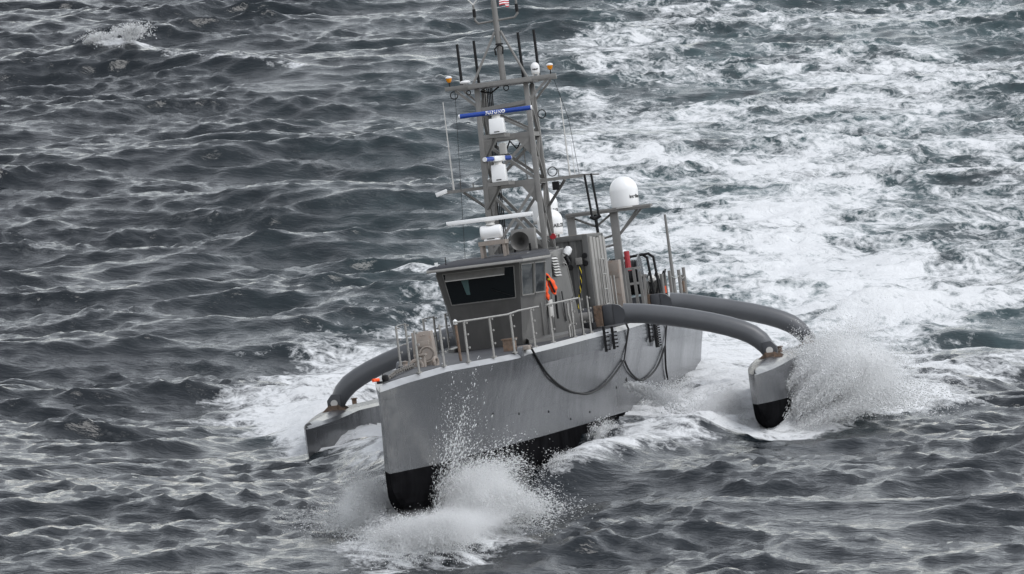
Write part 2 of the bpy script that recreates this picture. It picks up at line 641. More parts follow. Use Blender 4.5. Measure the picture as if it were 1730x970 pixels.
gx = fine_axis(-27, 27, 0.12, -6000, 6000, 1.2)
gy = fine_axis(108, 285, 0.19, -2500, 14000, 1.2)
GX, GY = np.meshgrid(gx, gy, indexing='xy')
Hh, DX, DY, FO, AE = sea_surface(GX, GY)
P = np.stack([GX + DX, GY + DY, Hh], -1).reshape(-1, 3).astype(np.float32)
ny, nx = GX.shape
idx = np.arange(nx * ny).reshape(ny, nx)
quads = np.stack([idx[:-1, :-1], idx[:-1, 1:], idx[1:, 1:], idx[1:, :-1]], -1).reshape(-1, 4)
me = bpy.data.meshes.new('sea')
me.vertices.add(len(P))
me.vertices.foreach_set('co', P.ravel())
me.loops.add(quads.size)
me.loops.foreach_set('vertex_index', quads.ravel().astype(np.int32))
me.polygons.add(len(quads))
me.polygons.foreach_set('loop_start', np.arange(0, quads.size, 4, dtype=np.int32))
me.polygons.foreach_set('use_smooth', np.ones(len(quads), dtype=bool))
me.update(calc_edges=True)
for nm, arr in (('foam', FO), ('aerated', AE)):
    at_ = me.attributes.new(nm, 'FLOAT', 'POINT')
    at_.data.foreach_set('value', np.clip(arr, 0, 2).astype(np.float32).ravel())

m, n, l, b = new_mat('sea_water')
geo = n.new('ShaderNodeNewGeometry')
a1 = n.new('ShaderNodeAttribute')
a1.attribute_name = 'foam'
a2 = n.new('ShaderNodeAttribute')
a2.attribute_name = 'aerated'


def math_node(op, x, y=None, clamp=False):
    q = n.new('ShaderNodeMath')
    q.operation = op
    q.use_clamp = clamp
    for i, vv in enumerate((x, y)):
        if vv is None:
            continue
        if isinstance(vv, (int, float)):
            q.inputs[i].default_value = vv
        else:
            l.new(vv, q.inputs[i])
    return q.outputs[0]


def noise(scale, detail, rough, dist=0.0, kind='FBM', vec=None, stretch=None):
    q = n.new('ShaderNodeTexNoise')
    q.noise_type = kind
    q.inputs['Scale'].default_value = scale
    q.inputs['Detail'].default_value = detail
    q.inputs['Roughness'].default_value = rough
    q.inputs['Distortion'].default_value = dist
    src = geo.outputs['Position']
    if stretch:
        mp = n.new('ShaderNodeMapping')
        mp.inputs['Scale'].default_value = stretch
        mp.inputs['Rotation'].default_value = (0, 0, 0.2)
        l.new(src, mp.inputs['Vector'])
        src = mp.outputs[0]
    l.new(src, q.inputs['Vector'])
    return q.outputs['Fac']


huge = noise(0.11, 3, 0.5, 0.3)
big = noise(0.4, 5, 0.6, 0.5)
lace = noise(1.1, 9, 0.68, 1.1)
fine = noise(4.5, 6, 0.7, 0.6)
tex = math_node('ADD', math_node('ADD', math_node('MULTIPLY', huge, 0.3), math_node('MULTIPLY', big, 0.35)), math_node('ADD', math_node('MULTIPLY', lace, 0.45), math_node('MULTIPLY', fine, 0.25)))
# spread the noise to roughly 0..1
tex = math_node('ADD', math_node('MULTIPLY', math_node('SUBTRACT', tex, 0.675), 2.7), 0.5)
cov = math_node('MINIMUM', a1.outputs['Fac'], 0.95)
x = math_node('ADD', cov, math_node('SUBTRACT', tex, 1.02))
fac = math_node('MULTIPLY', x, 3.4, True)
# thin drifting streaks everywhere
st = noise(0.5, 8, 0.7, 0.8, stretch=(0.55, 1.5, 1))
thin = math_node('MULTIPLY', math_node('SUBTRACT', st, 0.56), 4.0, True)
thin = math_node('MULTIPLY', thin, math_node('MULTIPLY', math_node('SUBTRACT', fine, 0.42), 1.2, True))
fac = math_node('MAXIMUM', fac, thin)

foam_b = n.new('ShaderNodeBsdfPrincipled')
foam_b.inputs['Base Color'].default_value = (0.66, 0.67, 0.68, 1)
foam_b.inputs['Roughness'].default_value = 0.75
wmix = n.new('ShaderNodeMix')
wmix.data_type = 'RGBA'
wmix.inputs[6].default_value = (0.006, 0.009, 0.012, 1)
wmix.inputs[7].default_value = (0.13, 0.23, 0.24, 1)
aer_tex = math_node('MULTIPLY', math_node('MULTIPLY', a2.outputs['Fac'], math_node('SUBTRACT', big, 0.22)), 1.2, True)
l.new(aer_tex, wmix.inputs[0])
l.new(wmix.outputs[2], b.inputs['Base Color'])
b.inputs['Roughness'].default_value = 0.1
b.inputs['IOR'].default_value = 1.33
rip = math_node('ADD', noise(3.6, 4, 0.5, 0.4, stretch=(0.6, 1.5, 1)), math_node('MULTIPLY', noise(11, 3, 0.5, 0.3, stretch=(0.6, 1.5, 1)), 0.35))
bp = n.new('ShaderNodeBump')
bp.inputs['Strength'].default_value = 1.0
bp.inputs['Distance'].default_value = 0.032
l.new(rip, bp.inputs['Height'])
l.new(bp.outputs[0], b.inputs['Normal'])
bp2 = n.new('ShaderNodeBump')
bp2.inputs['Strength'].default_value = 0.8
bp2.inputs['Distance'].default_value = 0.14
l.new(tex, bp2.inputs['Height'])
l.new(bp2.outputs[0], foam_b.inputs['Normal'])
mixs = n.new('ShaderNodeMixShader')
l.new(fac, mixs.inputs[0])
l.new(b.outputs[0], mixs.inputs[1])
l.new(foam_b.outputs[0], mixs.inputs[2])
l.new(mixs.outputs[0], n['Material Output'].inputs['Surface'])
me.materials.append(m)
sea = bpy.data.objects.new('sea', me)
col.objects.link(sea)
sea['kind'] = 'structure'
sea['label'] = 'dark grey choppy sea with white foam and wake'


# ------------------------------------------------------------------ the vessel
ship = bpy.data.objects.new('trimaran_ship', None)
col.objects.link(ship)
ship.matrix_world = SHIP
tag(ship, 'grey trimaran ship with lattice mast, heeling and pitching through the waves', 'ship')


def zdeck(s):
    return float(np.interp(s, [0, 1.5, 4, 10, 10.6, 18, 25, 40], [2.74, 2.84, 2.93, 2.93, 2.97, 3.04, 3.09, 3.28]))


def bdeck(s):
    return 1.9 * (1 - math.exp(-max(s, 0) / 8))


def hull_y(s, z, zd):
    sk = max(2.1 - 1.0 * max(z - 1, 0), 0.3)
    yk = 0.22 * sk
    if s <= sk:
        yl = 0.22 * s
    else:
        yl = yk + (1.7 - yk) * (1 - math.exp(-(s - sk) / 14))
    t = min(max((z - 1) / 1.72, 0), 1) ** 1.4
    y = yl * (1 - t) + bdeck(s) * t
    zk = 0.7 * max(0, 1 - s / 2.5) ** 2
    q = min(max((z - zk) / 0.5, 0), 1)
    return y * math.sqrt(max(0, 1 - (1 - q) ** 2))


def hull_rows(zs, upper):
    """rows of points on the port side, low to high; columns follow the knuckle"""
    rows = []
    n1, n2 = 8, 46
    for z in zs:
        row = []
        if upper:
            frac = z
            for c in range(n1 + n2 + 1):
                s = 0.0
                zz = 1.0
                for _ in range(3):
                    zz = 1.0 + frac * (zdeck(s) - 0.11 - 1.0)
                    sk = max(2.1 - 1.0 * max(zz - 1, 0), 0.3)
                    s = sk * c / n1 if c <= n1 else sk + (40 - sk) * ((c - n1) / n2) ** 1.25
                row.append((s, zz))
        else:
            s0 = 2.5 * (1 - math.sqrt(min(z, 0.7) / 0.7))
            sk = max(2.1, s0 + 0.15)
            for c in range(n1 + n2 + 1):
                s = s0 + (sk - s0) * c / n1 if c <= n1 else sk + (40 - sk) * ((c - n1) / n2) ** 1.25
                row.append((s, z))
        rows.append([(s, hull_y(s, zz, zdeck(s)), zz) for s, zz in row])
    return rows


low = hull_rows([0, 0.025, 0.07, 0.14, 0.23, 0.34, 0.46, 0.6, 0.75, 0.9, 1.0], False)
high = hull_rows([0, 0.12, 0.25, 0.4, 0.55, 0.7, 0.85, 1.0], True)
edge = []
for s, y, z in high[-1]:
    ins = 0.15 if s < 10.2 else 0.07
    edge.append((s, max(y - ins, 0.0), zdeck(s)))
hb = MB()
for sg in (1, -1):
    hb.grid([[(-s, sg * y, z) for s, y, z in r] for r in high])
tr = [high[i][-1] for i in range(len(high))]
hb.add([(-s, y, z) for s, y, z in tr] + [(-s, -y, z) for s, y, z in tr[::-1]], [tuple(range(2 * len(tr)))])
hull = hb.build('hull', 'hull', ship, smooth=9)
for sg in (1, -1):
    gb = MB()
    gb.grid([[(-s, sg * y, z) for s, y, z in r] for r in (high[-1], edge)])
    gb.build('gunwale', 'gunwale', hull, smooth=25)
lb = MB()
for sg in (1, -1):
    lb.grid([[(-s, sg * y, z) for s, y, z in r] for r in low])
tl = [r[-1] for r in low]
lb.add([(-s, y, z) for s, y, z in tl] + [(-s, -y, z) for s, y, z in tl[::-1]], [tuple(range(2 * len(tl)))])
tag(lb.build('bottom_paint', 'bottom', hull, smooth=9), 'black antifouling paint below the waterline')

db = MB()
rows = []
for s in np.linspace(0.45, 39.9, 90):
    yb = max(bdeck(s) - (0.17 if s < 10.2 else 0.09), 0.005)
    rows.append([(-s, yb * t, zdeck(s) + 0.004 + 0.03 * (1 - t * t)) for t in (-1, -0.6, -0.2, 0.2, 0.6, 1)])
db.grid(rows)
tag(db.build('deck', 'deck', ship), 'dark non-skid deck')

# toe of the forward bulwark, its fairlead and the low coaming at the step
for sg in (1, -1):
    fb = MB()
    y0 = bdeck(10.9)
    fb.prism([S(10.25, sg * (y0 - 0.02), 2.84), S(10.45, sg * (y0 - 0.02), 3.02), S(10.62, sg * (y0 - 0.02), 3.06), S(10.62, sg * (y0 - 0.02), 2.84)], (0, -sg * 0.12, 0))
    fb.build('bulwark_step', 'hull', hull)
ch = MB()
ch.box(S(11.0, bdeck(11) - 0.05, 3.02), (0.5, 0.24, 0.10))
ch.build('fairlead_block', 'tan', hull, bevel=0.01)
ch = MB()
ch.box(S(11.0, 1.05, 3.1), (0.25, 0.26, 0.28))
ch.box(S(11.0, 1.05, 3.25), (0.3, 0.32, 0.03))
ch.build('chock', 'rust', hull)

# scuppers and drains on the port side
for s, z, r in ((23.9, 1.64, 0.035), (25.5, 1.76, 0.09), (10.8, 1.62, 0.03), (14.3, 1.5, 0.03), (19.9, 1.24, 0.03), (17.2, 1.2, 0.03), (8.1, 1.75, 0.025), (6.6, 1.6, 0.025), (28.3, 1.35, 0.03)):
    y = hull_y(s, z, zdeck(s))
    q = MB()
    r *= 0.75
    q.cyl(S(s, y - 0.03, z), S(s, y + 0.012, z), r, n=10)
    q.torus(S(s, y + 0.008, z), (0, 1, 0), r, 0.008, 10, 5)
    q.build('scupper', 'black', hull)
# short boarding ladders and chafing strips hung on the side below each beam
for s, zt, zb, w in ((21.0, 3.05, 2.56, 0.14), (22.3, 3.02, 2.58, 0.14), (28.6, 3.0, 2.54, 0.14), (29.7, 3.0, 2.38, 0.34)):
    q = MB()
    y = bdeck(s) + 0.02
    q.bar(S(s, y, zb), S(s, y, zt + 0.1), 0.06, 0.06)
    if w > 0.2:
        q.bar(S(s + w, y, zb), S(s + w, y, zt + 0.1), 0.06, 0.06)
    nr = 5 if w < 0.2 else 10
    for k in range(nr):
        z = zb + 0.05 + (zt - zb) * k / nr
        q.cyl(S(s, y + 0.03, z), S(s + w, y + 0.03, z), 0.018, n=6)
        q.cyl(S(s + w, y, z), S(s + w, y + 0.09, z), 0.02, n=6)
    q.build('side_ladder', 'black', hull)


# ---- deckhouse
def quad_panel(name, corners, mat, parent, thick=0.012, bevel=0.0):
    a = [Vector(p) for p in corners]
    nrm = (a[1] - a[0]).cross(a[2] - a[0]).normalized()
    q = MB()
    q.prism([p - nrm * 0.01 for p in a], nrm * (thick + 0.01))
    return q.build(name, mat, parent, bevel=bevel)


def frame_panel(name, corners, mat, parent, w=0.03, thick=0.03):
    a = [Vector(p) for p in corners]
    nrm = (a[1] - a[0]).cross(a[2] - a[0]).normalized()
    q = MB()
    for i in range(4):
        p, r = a[i], a[(i + 1) % 4]
        q.bar(p + nrm * thick / 2, r + nrm * thick / 2, w, thick, up=nrm)
    return q.build(name, mat, parent)


def interp_quad(c, u, v):
    """c: lower-left, lower-right, upper-right, upper-left"""
    c = [Vector(p) for p in c]
    return (c[0] * (1 - u) + c[1] * u) * (1 - v) + (c[3] * (1 - u) + c[2] * u) * v


TOPZ, BOTZ = 4.90, 3.05
# outline of the house at deck and at eaves: front, chamfer, side, rear (port half)
bot = [(15.25, 0.70), (16.9, 0.98), (22.3, 1.0)]
top = [(14.57, 0.95), (16.9, 1.2), (17.0, 1.12), (22.4, 0.84)]
low_p = [S(15.25, 0.70, BOTZ), S(16.7, 1.0, BOTZ), S(22.4, 1.02, BOTZ)]
hi_p = [S(14.57, 0.95, TOPZ), S(16.95, 1.2, TOPZ), S(22.1, 0.86, 5.08)]


def mir(p):
    return Vector((p[0], -p[1], p[2]))


hbm = MB()
ring_lo = low_p + [mir(p) for p in low_p[::-1]]
ring_hi = hi_p + [mir(p) for p in hi_p[::-1]]
hbm.add(ring_lo + ring_hi, [tuple(range(6))[::-1], tuple(range(6, 12))] + [(i, (i + 1) % 6, 6 + (i + 1) % 6, 6 + i) for i in range(6)])
house = hbm.build('deckhouse', 'house', ship, smooth=5)
# sloped after-house side with tumblehome, a little proud of the pilothouse
for sg in (1, -1):
    q = MB()
    q.prism([S(16.6, sg * 1.02, BOTZ), S(22.35, sg * 1.1, BOTZ), S(22.1, sg * 0.93, 5.1), S(18.6, sg * 1.07, 5.02), S(16.5, sg * 1.05, 3.9)], (0, -sg * 0.3, 0))
    q.build('side_panel', 'house', house, bevel=0.01)
    q = MB()
    q.prism([S(15.6, sg * 0.74, BOTZ), S(16.7, sg * 1.02, BOTZ), S(22.3, sg * 1.12, BOTZ), S(22.3, sg * 1.3, 3.0), S(16.5, sg * 1.2, 3.0), S(15.2, sg * 0.86, 3.0)], (0, 0, 0.12))
    q.build('base_fairing', 'house', house)
q = MB()
q.box(S(22.0, 0, 5.1), (0.5, 1.6, 0.1))
q.box(S(19.6, 0, 5.02), (4.6, 1.5, 0.14))
q.build('mast_deck', 'house', house, bevel=0.01)
# roof and its pale edge
brim = [S(14.21, 1.10, 4.95), S(17.2, 1.28, 4.97), S(18.6, 1.1, 4.99), S(18.6, -1.1, 4.99), S(17.2, -1.28, 4.97), S(14.21, -1.10, 4.95)]
roof_in = [S(14.30, 1.04, 5.0), S(17.2, 1.2, 5.06), S(18.6, 1.05, 5.12), S(18.6, -1.05, 5.12), S(17.2, -1.2, 5.06), S(14.30, -1.04, 5.0)]
q = MB()
q.add([p + Vector((0, 0, -0.07)) for p in brim] + brim, [tuple(range(6))[::-1], tuple(range(6, 12))] + [(i, (i + 1) % 6, 6 + (i + 1) % 6, 6 + i) for i in range(6)])
q.build('roof_edge', 'alu', house, bevel=0.012)
q = MB()
q.add([p + Vector((0, 0, 0.004)) for p in brim] + roof_in, [tuple(range(6))[::-1], tuple(range(6, 12))] + [(i, (i + 1) % 6, 6 + (i + 1) % 6, 6 + i) for i in range(6)])
tag(q.build('roof', 'roof', house), 'dark non-skid roof')
# faces: lower-left, lower-right, upper-right, upper-left seen from outside
front = [mir(low_p[0]), low_p[0], hi_p[0], mir(hi_p[0])]
cham_p = [low_p[0], low_p[1], hi_p[1], hi_p[0]]
cham_s = [mir(low_p[1]), mir(low_p[0]), mir(hi_p[0]), mir(hi_p[1])]


def window(face, u0, u1, v0, v1, frame_w=0.025):
    c = [interp_quad(face, u0, v0), interp_quad(face, u1, v0), interp_quad(face, u1, v1), interp_quad(face, u0, v1)]
    quad_panel('window', c, 'glass', house, 0.008)
    frame_panel('window_frame', c, 'alu', house, frame_w, 0.03)
    return c


fw = window(front, 0.07, 0.935, 0.575, 0.96, 0.018)
nf = (front[1] - front[0]).cross(front[3] - front[0]).normalized()
# pale patch painted on the dark pane as the far window's gleam
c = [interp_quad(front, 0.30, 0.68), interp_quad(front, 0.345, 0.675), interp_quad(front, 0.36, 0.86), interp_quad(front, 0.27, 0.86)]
quad_panel('window_reflection', [p + nf * 0.012 for p in c], 'glass_pale', house, 0.003).name = 'pane_gleam'
window(cham_p, 0.04, 0.52, 0.59, 0.965)
window(cham_p, 0.56, 0.97, 0.60, 0.965)
window(cham_s, 0.03, 0.44, 0.60, 0.965)
window(cham_s, 0.48, 0.96, 0.59, 0.965)
# pale sun visor over the front window
a0, a1_ = interp_quad(front, 0.10, 0.945), interp_quad(front, 0.82, 0.945)
q = MB()
b0, b1 = a0 + nf * 0.16 + Vector((0, 0, -0.10)), a1_ + nf * 0.16 + Vector((0, 0, -0.10))
q.hexa([a0, a1_, b1, b0, a0 + Vector((0, 0, .02)), a1_ + Vector((0, 0, .02)), b1 + Vector((0, 0, .02)), b0 + Vector((0, 0, .02))])
q.build('window_visor', 'alu', house)
# wiper, louvres, door seam, lamp and grab rail on the port side of the after-house
q = MB()
w0, w1 = interp_quad(front, 0.9, 0.60) + nf * 0.03, interp_quad(front, 0.62, 0.72) + nf * 0.03
q.cyl(w0, w1, 0.008, n=6)
q.build('wiper', 'black', house)


def side_pt(s, z, out=0.0):
    t = (z - BOTZ) / 2.05
    y = (1.02 + 0.08 * (s - 16.6) / 5.75) * (1 - t) + (1.09 - 0.16 * (s - 17) / 5.1) * t
    return S(s, y + out, z)


for k in range(7):
    z = 4.90 - 0.066 * k
    s0 = 18.9 + 0.05 * k
    q = MB()
    q.prism([side_pt(s0, z, 0.012), side_pt(s0 + 1.1, z, 0.012), side_pt(s0 + 1.1, z - 0.038, 0.06), side_pt(s0, z - 0.038, 0.06)], (0, -0.008, 0.006))
    q.build('louvre', 'white_dirty', house)
q = MB()
q.prism([side_pt(18.85, 4.92, 0.006), side_pt(20.1, 4.92, 0.006), side_pt(20.3, 4.45, 0.006), side_pt(19.1, 4.45, 0.006)], (0, 0.004, 0))
q.build('vent_opening', 'black', house)
for s0_, w_, zt_, zb_, th_ in ((18.2, 0.06, 4.3, 3.2, 0.006), (20.0, 0.12, 4.1, 3.4, 0.02), (17.2, 0.05, 3.72, 3.15, 0.006)):
    q = MB()
    q.prism([side_pt(s0_, zt_, 0.004), side_pt(s0_ + w_, zt_, 0.004), side_pt(s0_ + w_, zb_, 0.004), side_pt(s0_, zb_, 0.004)], (0, th_, 0))
    q.build('door_seam', 'black', house)
q = MB()
q.prism([side_pt(17.4, 3.95, 0.01), side_pt(18.0, 3.95, 0.01), side_pt(18.0, 3.55, 0.01), side_pt(17.4, 3.55, 0.01)], (0, 0.04, 0))
q.build('access_hatch', 'white_dirty', house, bevel=0.01)
q = MB()
q.tube([side_pt(21.2, 4.75, 0.02), side_pt(21.2, 4.72, 0.09), side_pt(21.35, 4.3, 0.1), side_pt(21.5, 3.95, 0.09), side_pt(21.5, 3.9, 0.02)], 0.016, 6)
q.build('grab_rail', 'alu', house)
q = MB()
q.lathe([(0.0, 0), (0.08, 0.02), (0.1, 0.1), (0.08, 0.2), (0.0, 0.24)], side_pt(21.6, 4.92, 0.06), (-0.3, 0.5, 0.8), 12)
q.build('floodlight', 'white', house)
q = MB()
q.tube([side_pt(21.6, 4.9, 0.05), side_pt(21.62, 4.75, 0.1), side_pt(21.64, 4.68, 0.03)], 0.05, 8)
q.build('floodlight_bracket', 'black', house)
q = MB()
q.cyl(S(14.9, -0.75, 5.02), S(14.9, -0.75, 5.2), 0.012, n=6)
q.build('roof_antenna', 'black', house)
q = MB()
q.box(S(14.6, -0.92, 5.06), (0.1, 0.06, 0.08))
q.cyl(S(14.6, -0.92, 5.0), S(14.6, -0.92, 5.06), 0.02, n=6)
q.build('roof_camera', 'white', house)

# ---- railings
port_st = [2.54, 4.2, 6.0, 8.16, 10.16, 12.38, 14.58, 17.44, 18.7, 19.82]
star_st = [10.36, 12.22, 15.52, 17.34, 19.36, 21.2]
for sg, sts, spans in ((1, port_st, [(5.3, 13.3), (14.3, 18.5)]), (-1, star_st, [(10.36, 12.22), (15.52, 17.34), (19.36, 21.2)])):
    rail = bpy.data.objects.new('railing', None)
    col.objects.link(rail)
    rail.parent = ship
    for a, bb in spans:
        ss = np.linspace(a, bb, 8)
        for zr, rr_ in (((0.86, 0.022),) if sg > 0 else ((0.86, 0.012), (0.42, 0.012))):
            q = MB()
            q.tube([S(s_, sg * (bdeck(s_) - 0.1), zdeck(s_) + zr) for s_ in ss], rr_, 8)
            q.build('rail', 'alu', rail)
    for s_ in sts:
        y = sg * (bdeck(s_) - 0.1)
        z0 = zdeck(s_)
        tl_ = random.uniform(-0.02, 0.02)
        q = MB()
        q.tube([S(s_, y, z0 - 0.02), S(s_ + tl_ * 0.3, y, z0 + 0.4), S(s_ + tl_, y, z0 + 0.87)], 0.025, 8)
        q.cyl(S(s_, y, z0), S(s_, y, z0 + 0.03), 0.06, n=8)
        for zz in (0.30, 0.58, 0.82):
            q.cyl(S(s_, y, z0 + zz), S(s_, y + 0.07, z0 + zz), 0.014, n=6)
            q.cyl(S(s_, y + 0.06, z0 + zz - 0.02), S(s_, y + 0.06, z0 + zz + 0.02), 0.02, n=6)
        q.build('stanchion', 'alu', rail)
# bent gate frame amidships
q = MB()
ya = bdeck(17.0) - 0.12
q.tube([S(16.9, ya, 3.06), S(16.9, ya, 3.28), S(17.1, ya, 3.34), S(17.6, ya, 3.36), S(17.75, ya, 3.5), S(17.65, ya, 3.86)], 0.026, 8)
q.tube([S(17.2, ya, 3.06), S(17.15, ya + 0.02, 3.34), S(17.05, ya, 3.6), S(17.1, ya, 3.82)], 0.026, 8)
q.build('gate_frame', 'alu', ship)
# small lamp post on the fore deck
q = MB()
q.cyl(S(7.2, 0.55, 2.94), S(7.2, 0.53, 3.72), 0.03, n=8)
lp = q.build('lamp_post', 'rust', ship)
q = MB()
q.lathe([(0.0, 0), (0.045, 0.02), (0.05, 0.09), (0.0, 0.13)], S(7.2, 0.53, 3.72), n=10)
q.build('lamp_lens', 'white', lp)
# stern posts
for s_, y, hh in ((35.9, 1.65, 0.78), (37.9, 1.65, 0.75), (39.0, 1.65, 0.78), (39.5, 1.55, 0.58), (39.4, -1.55, 0.8), (37.4, -1.6, 0.8), (34.6, 1.6, 0.75), (39.4, 0.0, 0.8)):
    q = MB()
    z0 = zdeck(s_)
    q.tube([S(s_, y, z0 - 0.02), S(s_ + 0.02, y, z0 + hh + 0.2)], 0.045, 8)
    q.cyl(S(s_, y, z0), S(s_, y, z0 + 0.04), 0.08, n=8)
    q.build('stern_post', 'mast', ship)
q = MB()
q.tube([S(35.9, 1.65, 4.1), S(37.0, 1.66, 3.98), S(37.9, 1.65, 4.05), S(38.5, 1.66, 3.96), S(39.0, 1.65, 4.0)], 0.012, 6)
q.build('lifeline', 'alu', ship)
q = MB()
q.tube([S(37.0, 1.6, 3.2), S(37.0, 1.6, 3.9), S(36.9, 1.6, 5.68)], [0.06, 0.05, 0.03], 8)
q.build('ensign_staff', 'mast', ship)
q = MB()
q.box(S(38.2, 1.7, 3.75), (0.18, 0.05, 0.3))
q.build('stern_bracket', 'rust', ship)

# ---- crossbeams and outer hulls
beam_path = [(1.1, 3.375), (1.5, 3.385), (1.9, 3.38), (2.4, 3.31), (2.9, 3.2), (3.45, 3.06), (3.95, 2.91), (4.35, 2.77), (4.65, 2.64), (4.9, 2.5), (5.08, 2.34), (5.2, 2.17), (5.27, 2.0)]


def outrigger(sg, lab):
    s0, s1 = 19.7, 37.0
    zs = [0.3, 0.32, 0.37, 0.45, 0.56, 0.7, 0.84, 0.95, 1.1, 1.25, 1.4, 1.55, 1.62]
    rows = []
    nst = 36
    for z in zs:
        f0 = 2.2 * (1 - math.sqrt(min(max(z - 0.3, 0), 0.62) / 0.62))
        row = []
        for c in range(nst + 1):
            d = f0 + (s1 - s0 - f0) * (c / nst) ** 1.5
            zk = 0.3 + 0.62 * max(0, 1 - d / 2.2) ** 2
            q_ = min(max((z - zk) / 0.35, 0), 1)
            y = 0.56 * (1 - math.exp(-d / 2.0)) * (0.86 + 0.14 * min(1, (z - 0.3) / 0.9)) * math.sqrt(max(0, 1 - (1 - q_) ** 2))
            lift = 0.22 * min(1, d / 4.5) * max(0, (z - 0.95) / 0.67)
            row.append((s0 + d, y, z + lift))
        rows.append(row)
    edge_ = [(s, max(y - 0.1, 0), z + 0.07) for s, y, z in rows[-1]]
    mid = [(s, 0.0, z + 0.05) for s, y, z in edge_]
    ip = zs.index(0.95)
    q = MB()
    for k in (1, -1):
        q.grid([[(-s, sg * 5.3 + k * y, z) for s, y, z in r] for r in rows[ip:] + [edge_, mid]])
    t_ = [r[-1] for r in rows]
    q.add([(-s, sg * 5.3 + y, z) for s, y, z in t_[ip:]] + [(-s, sg * 5.3 - y, z) for s, y, z in t_[ip:][::-1]], [tuple(range(2 * (len(t_) - ip)))])
    o = q.build('outrigger_hull', 'hull', ship, smooth=14)
    tag(o, lab)
    q = MB()
    for k in (1, -1):
        q.grid([[(-s, sg * 5.3 + k * y, z) for s, y, z in r] for r in rows[:ip + 1]])
    q.build('bottom_paint', 'bottom', o, smooth=14)
    for sf in (24.0, 33.3):
        q = MB()
        for k in (-1, 1):
            for e in (-0.34, -0.12, 0.12, 0.34):
                q.prism([S(sf + e, sg * 5.3 + k * 0.10, 2.05), S(sf + e, sg * 5.3 + k * 0.34, 1.86), S(sf + e, sg * 5.3 + k * 0.10, 1.86)], (-0.03, 0, 0))
        q.box(S(sf, sg * 5.3, 1.93), (0.8, 0.2, 0.2))
        q.box(S(sf, sg * 5.3, 1.85), (0.9, 0.62, 0.06))
        q.build('foot_bracket', 'rust', o)
    for e in (25.6, 27.4):
        q = MB()
        q.cyl(S(e, sg * 5.3 - 0.15, 1.8), S(e, sg * 5.3 - 0.15, 2.06), 0.06, n=8)
        q.cyl(S(e, sg * 5.3 - 0.15, 2.06), S(e, sg * 5.3 - 0.15, 2.09), 0.085, n=8)
        q.build('bollard', 'rust', o)
    return o


outrigger(1, 'port outer hull rearing from the water in spray')
outrigger(-1, 'starboard outer hull partly behind the main bow')
for sf in (24.0, 33.3):
    dzb = 0.0 if sf < 30 else 0.05
    for sg in (1, -1):
        q = MB()
        pts = [S(sf, sg * y, z + dzb * max(0, (3 - y))) for y, z in beam_path[2:]]
        q.tube(pts, [0.235] * (len(pts) - 3) + [0.225, 0.2, 0.165], 20)
        bm_ = q.build('crossbeam', 'beam', ship)
        # squared root with its curved transition
        q = MB()
        zc = 3.385 + dzb
        q.box(S(sf, sg * 1.56, zc), (0.44, 0.26, 0.49))
        q.build('beam_root', 'beam_dark', bm_, bevel=0.02)
        q = MB()
        q.prism([S(sf, sg * 1.69, zc - 0.235), S(sf, sg * 1.69, zc + 0.245), S(sf, sg * 1.84, zc + 0.2), S(sf, sg * 1.95, zc + 0.09), S(sf, sg * 1.97, zc - 0.05), S(sf, sg * 1.9, zc - 0.235)], (0.238, 0, 0))
        q.build('root_gusset', 'beam_dark', bm_)
        q = MB()
        q.box(S(sf, sg * 1.32, zc), (0.46, 0.2, 0.5))
        for k in range(4):
            for e in (-1, 1):
                q.cyl(S(sf - 0.22, sg * (1.32 + e * 0.06), zc - 0.18 + 0.12 * k), S(sf - 0.26, sg * (1.32 + e * 0.06), zc - 0.18 + 0.12 * k), 0.022, n=6)
        q.build('flange_plate', 'rust', bm_)
        # flattened foot with its pin
        q = MB()
        q.prism([S(sf, sg * 5.12, 2.28), S(sf, sg * 5.34, 2.3), S(sf, sg * 5.46, 2.16), S(sf, sg * 5.46, 1.9), S(sf, sg * 5.13, 1.9)], (0.235, 0, 0))
        q.build('foot_cheek', 'beam_dark', bm_, bevel=0.01)
        q = MB()
        q.cyl(S(sf - 0.22, sg * 5.29, 2.08), S(sf - 0.26, sg * 5.29, 2.08), 0.085, n=16)
        q.build('pin_cap', 'white_dirty', bm_)
    q = MB()
    q.box(S(sf, 0, 3.385 + dzb), (0.4, 2.44, 0.44))
    q.build('center_beam', 'beam_dark', ship, bevel=0.02)

# ---- lattice mast
mast = bpy.data.objects.new('mast', None)
col.objects.link(mast)
mast.parent = ship
mast.location = S(21.7, 0, 5.12)


def mp(name, q, mat='mast', **k):
    """a piece of the mast, built in ship coordinates"""
    off = Vector(mast.location)
    q.v = [tuple(Vector(p) - off) for p in q.v]
    return q.build(name, mat, mast, **k)


ZB, ZM, ZU, ZT = 5.12, 6.73, 7.85, 9.05


def leg(fr, sg, z):
    t = (z - ZB) / (ZT - ZB)
    s_ = (21.1 + 0.55 * t) if fr else (22.45 + 0.2 * t)
    return S(s_, sg * (0.64 - 0.055 * t), z)


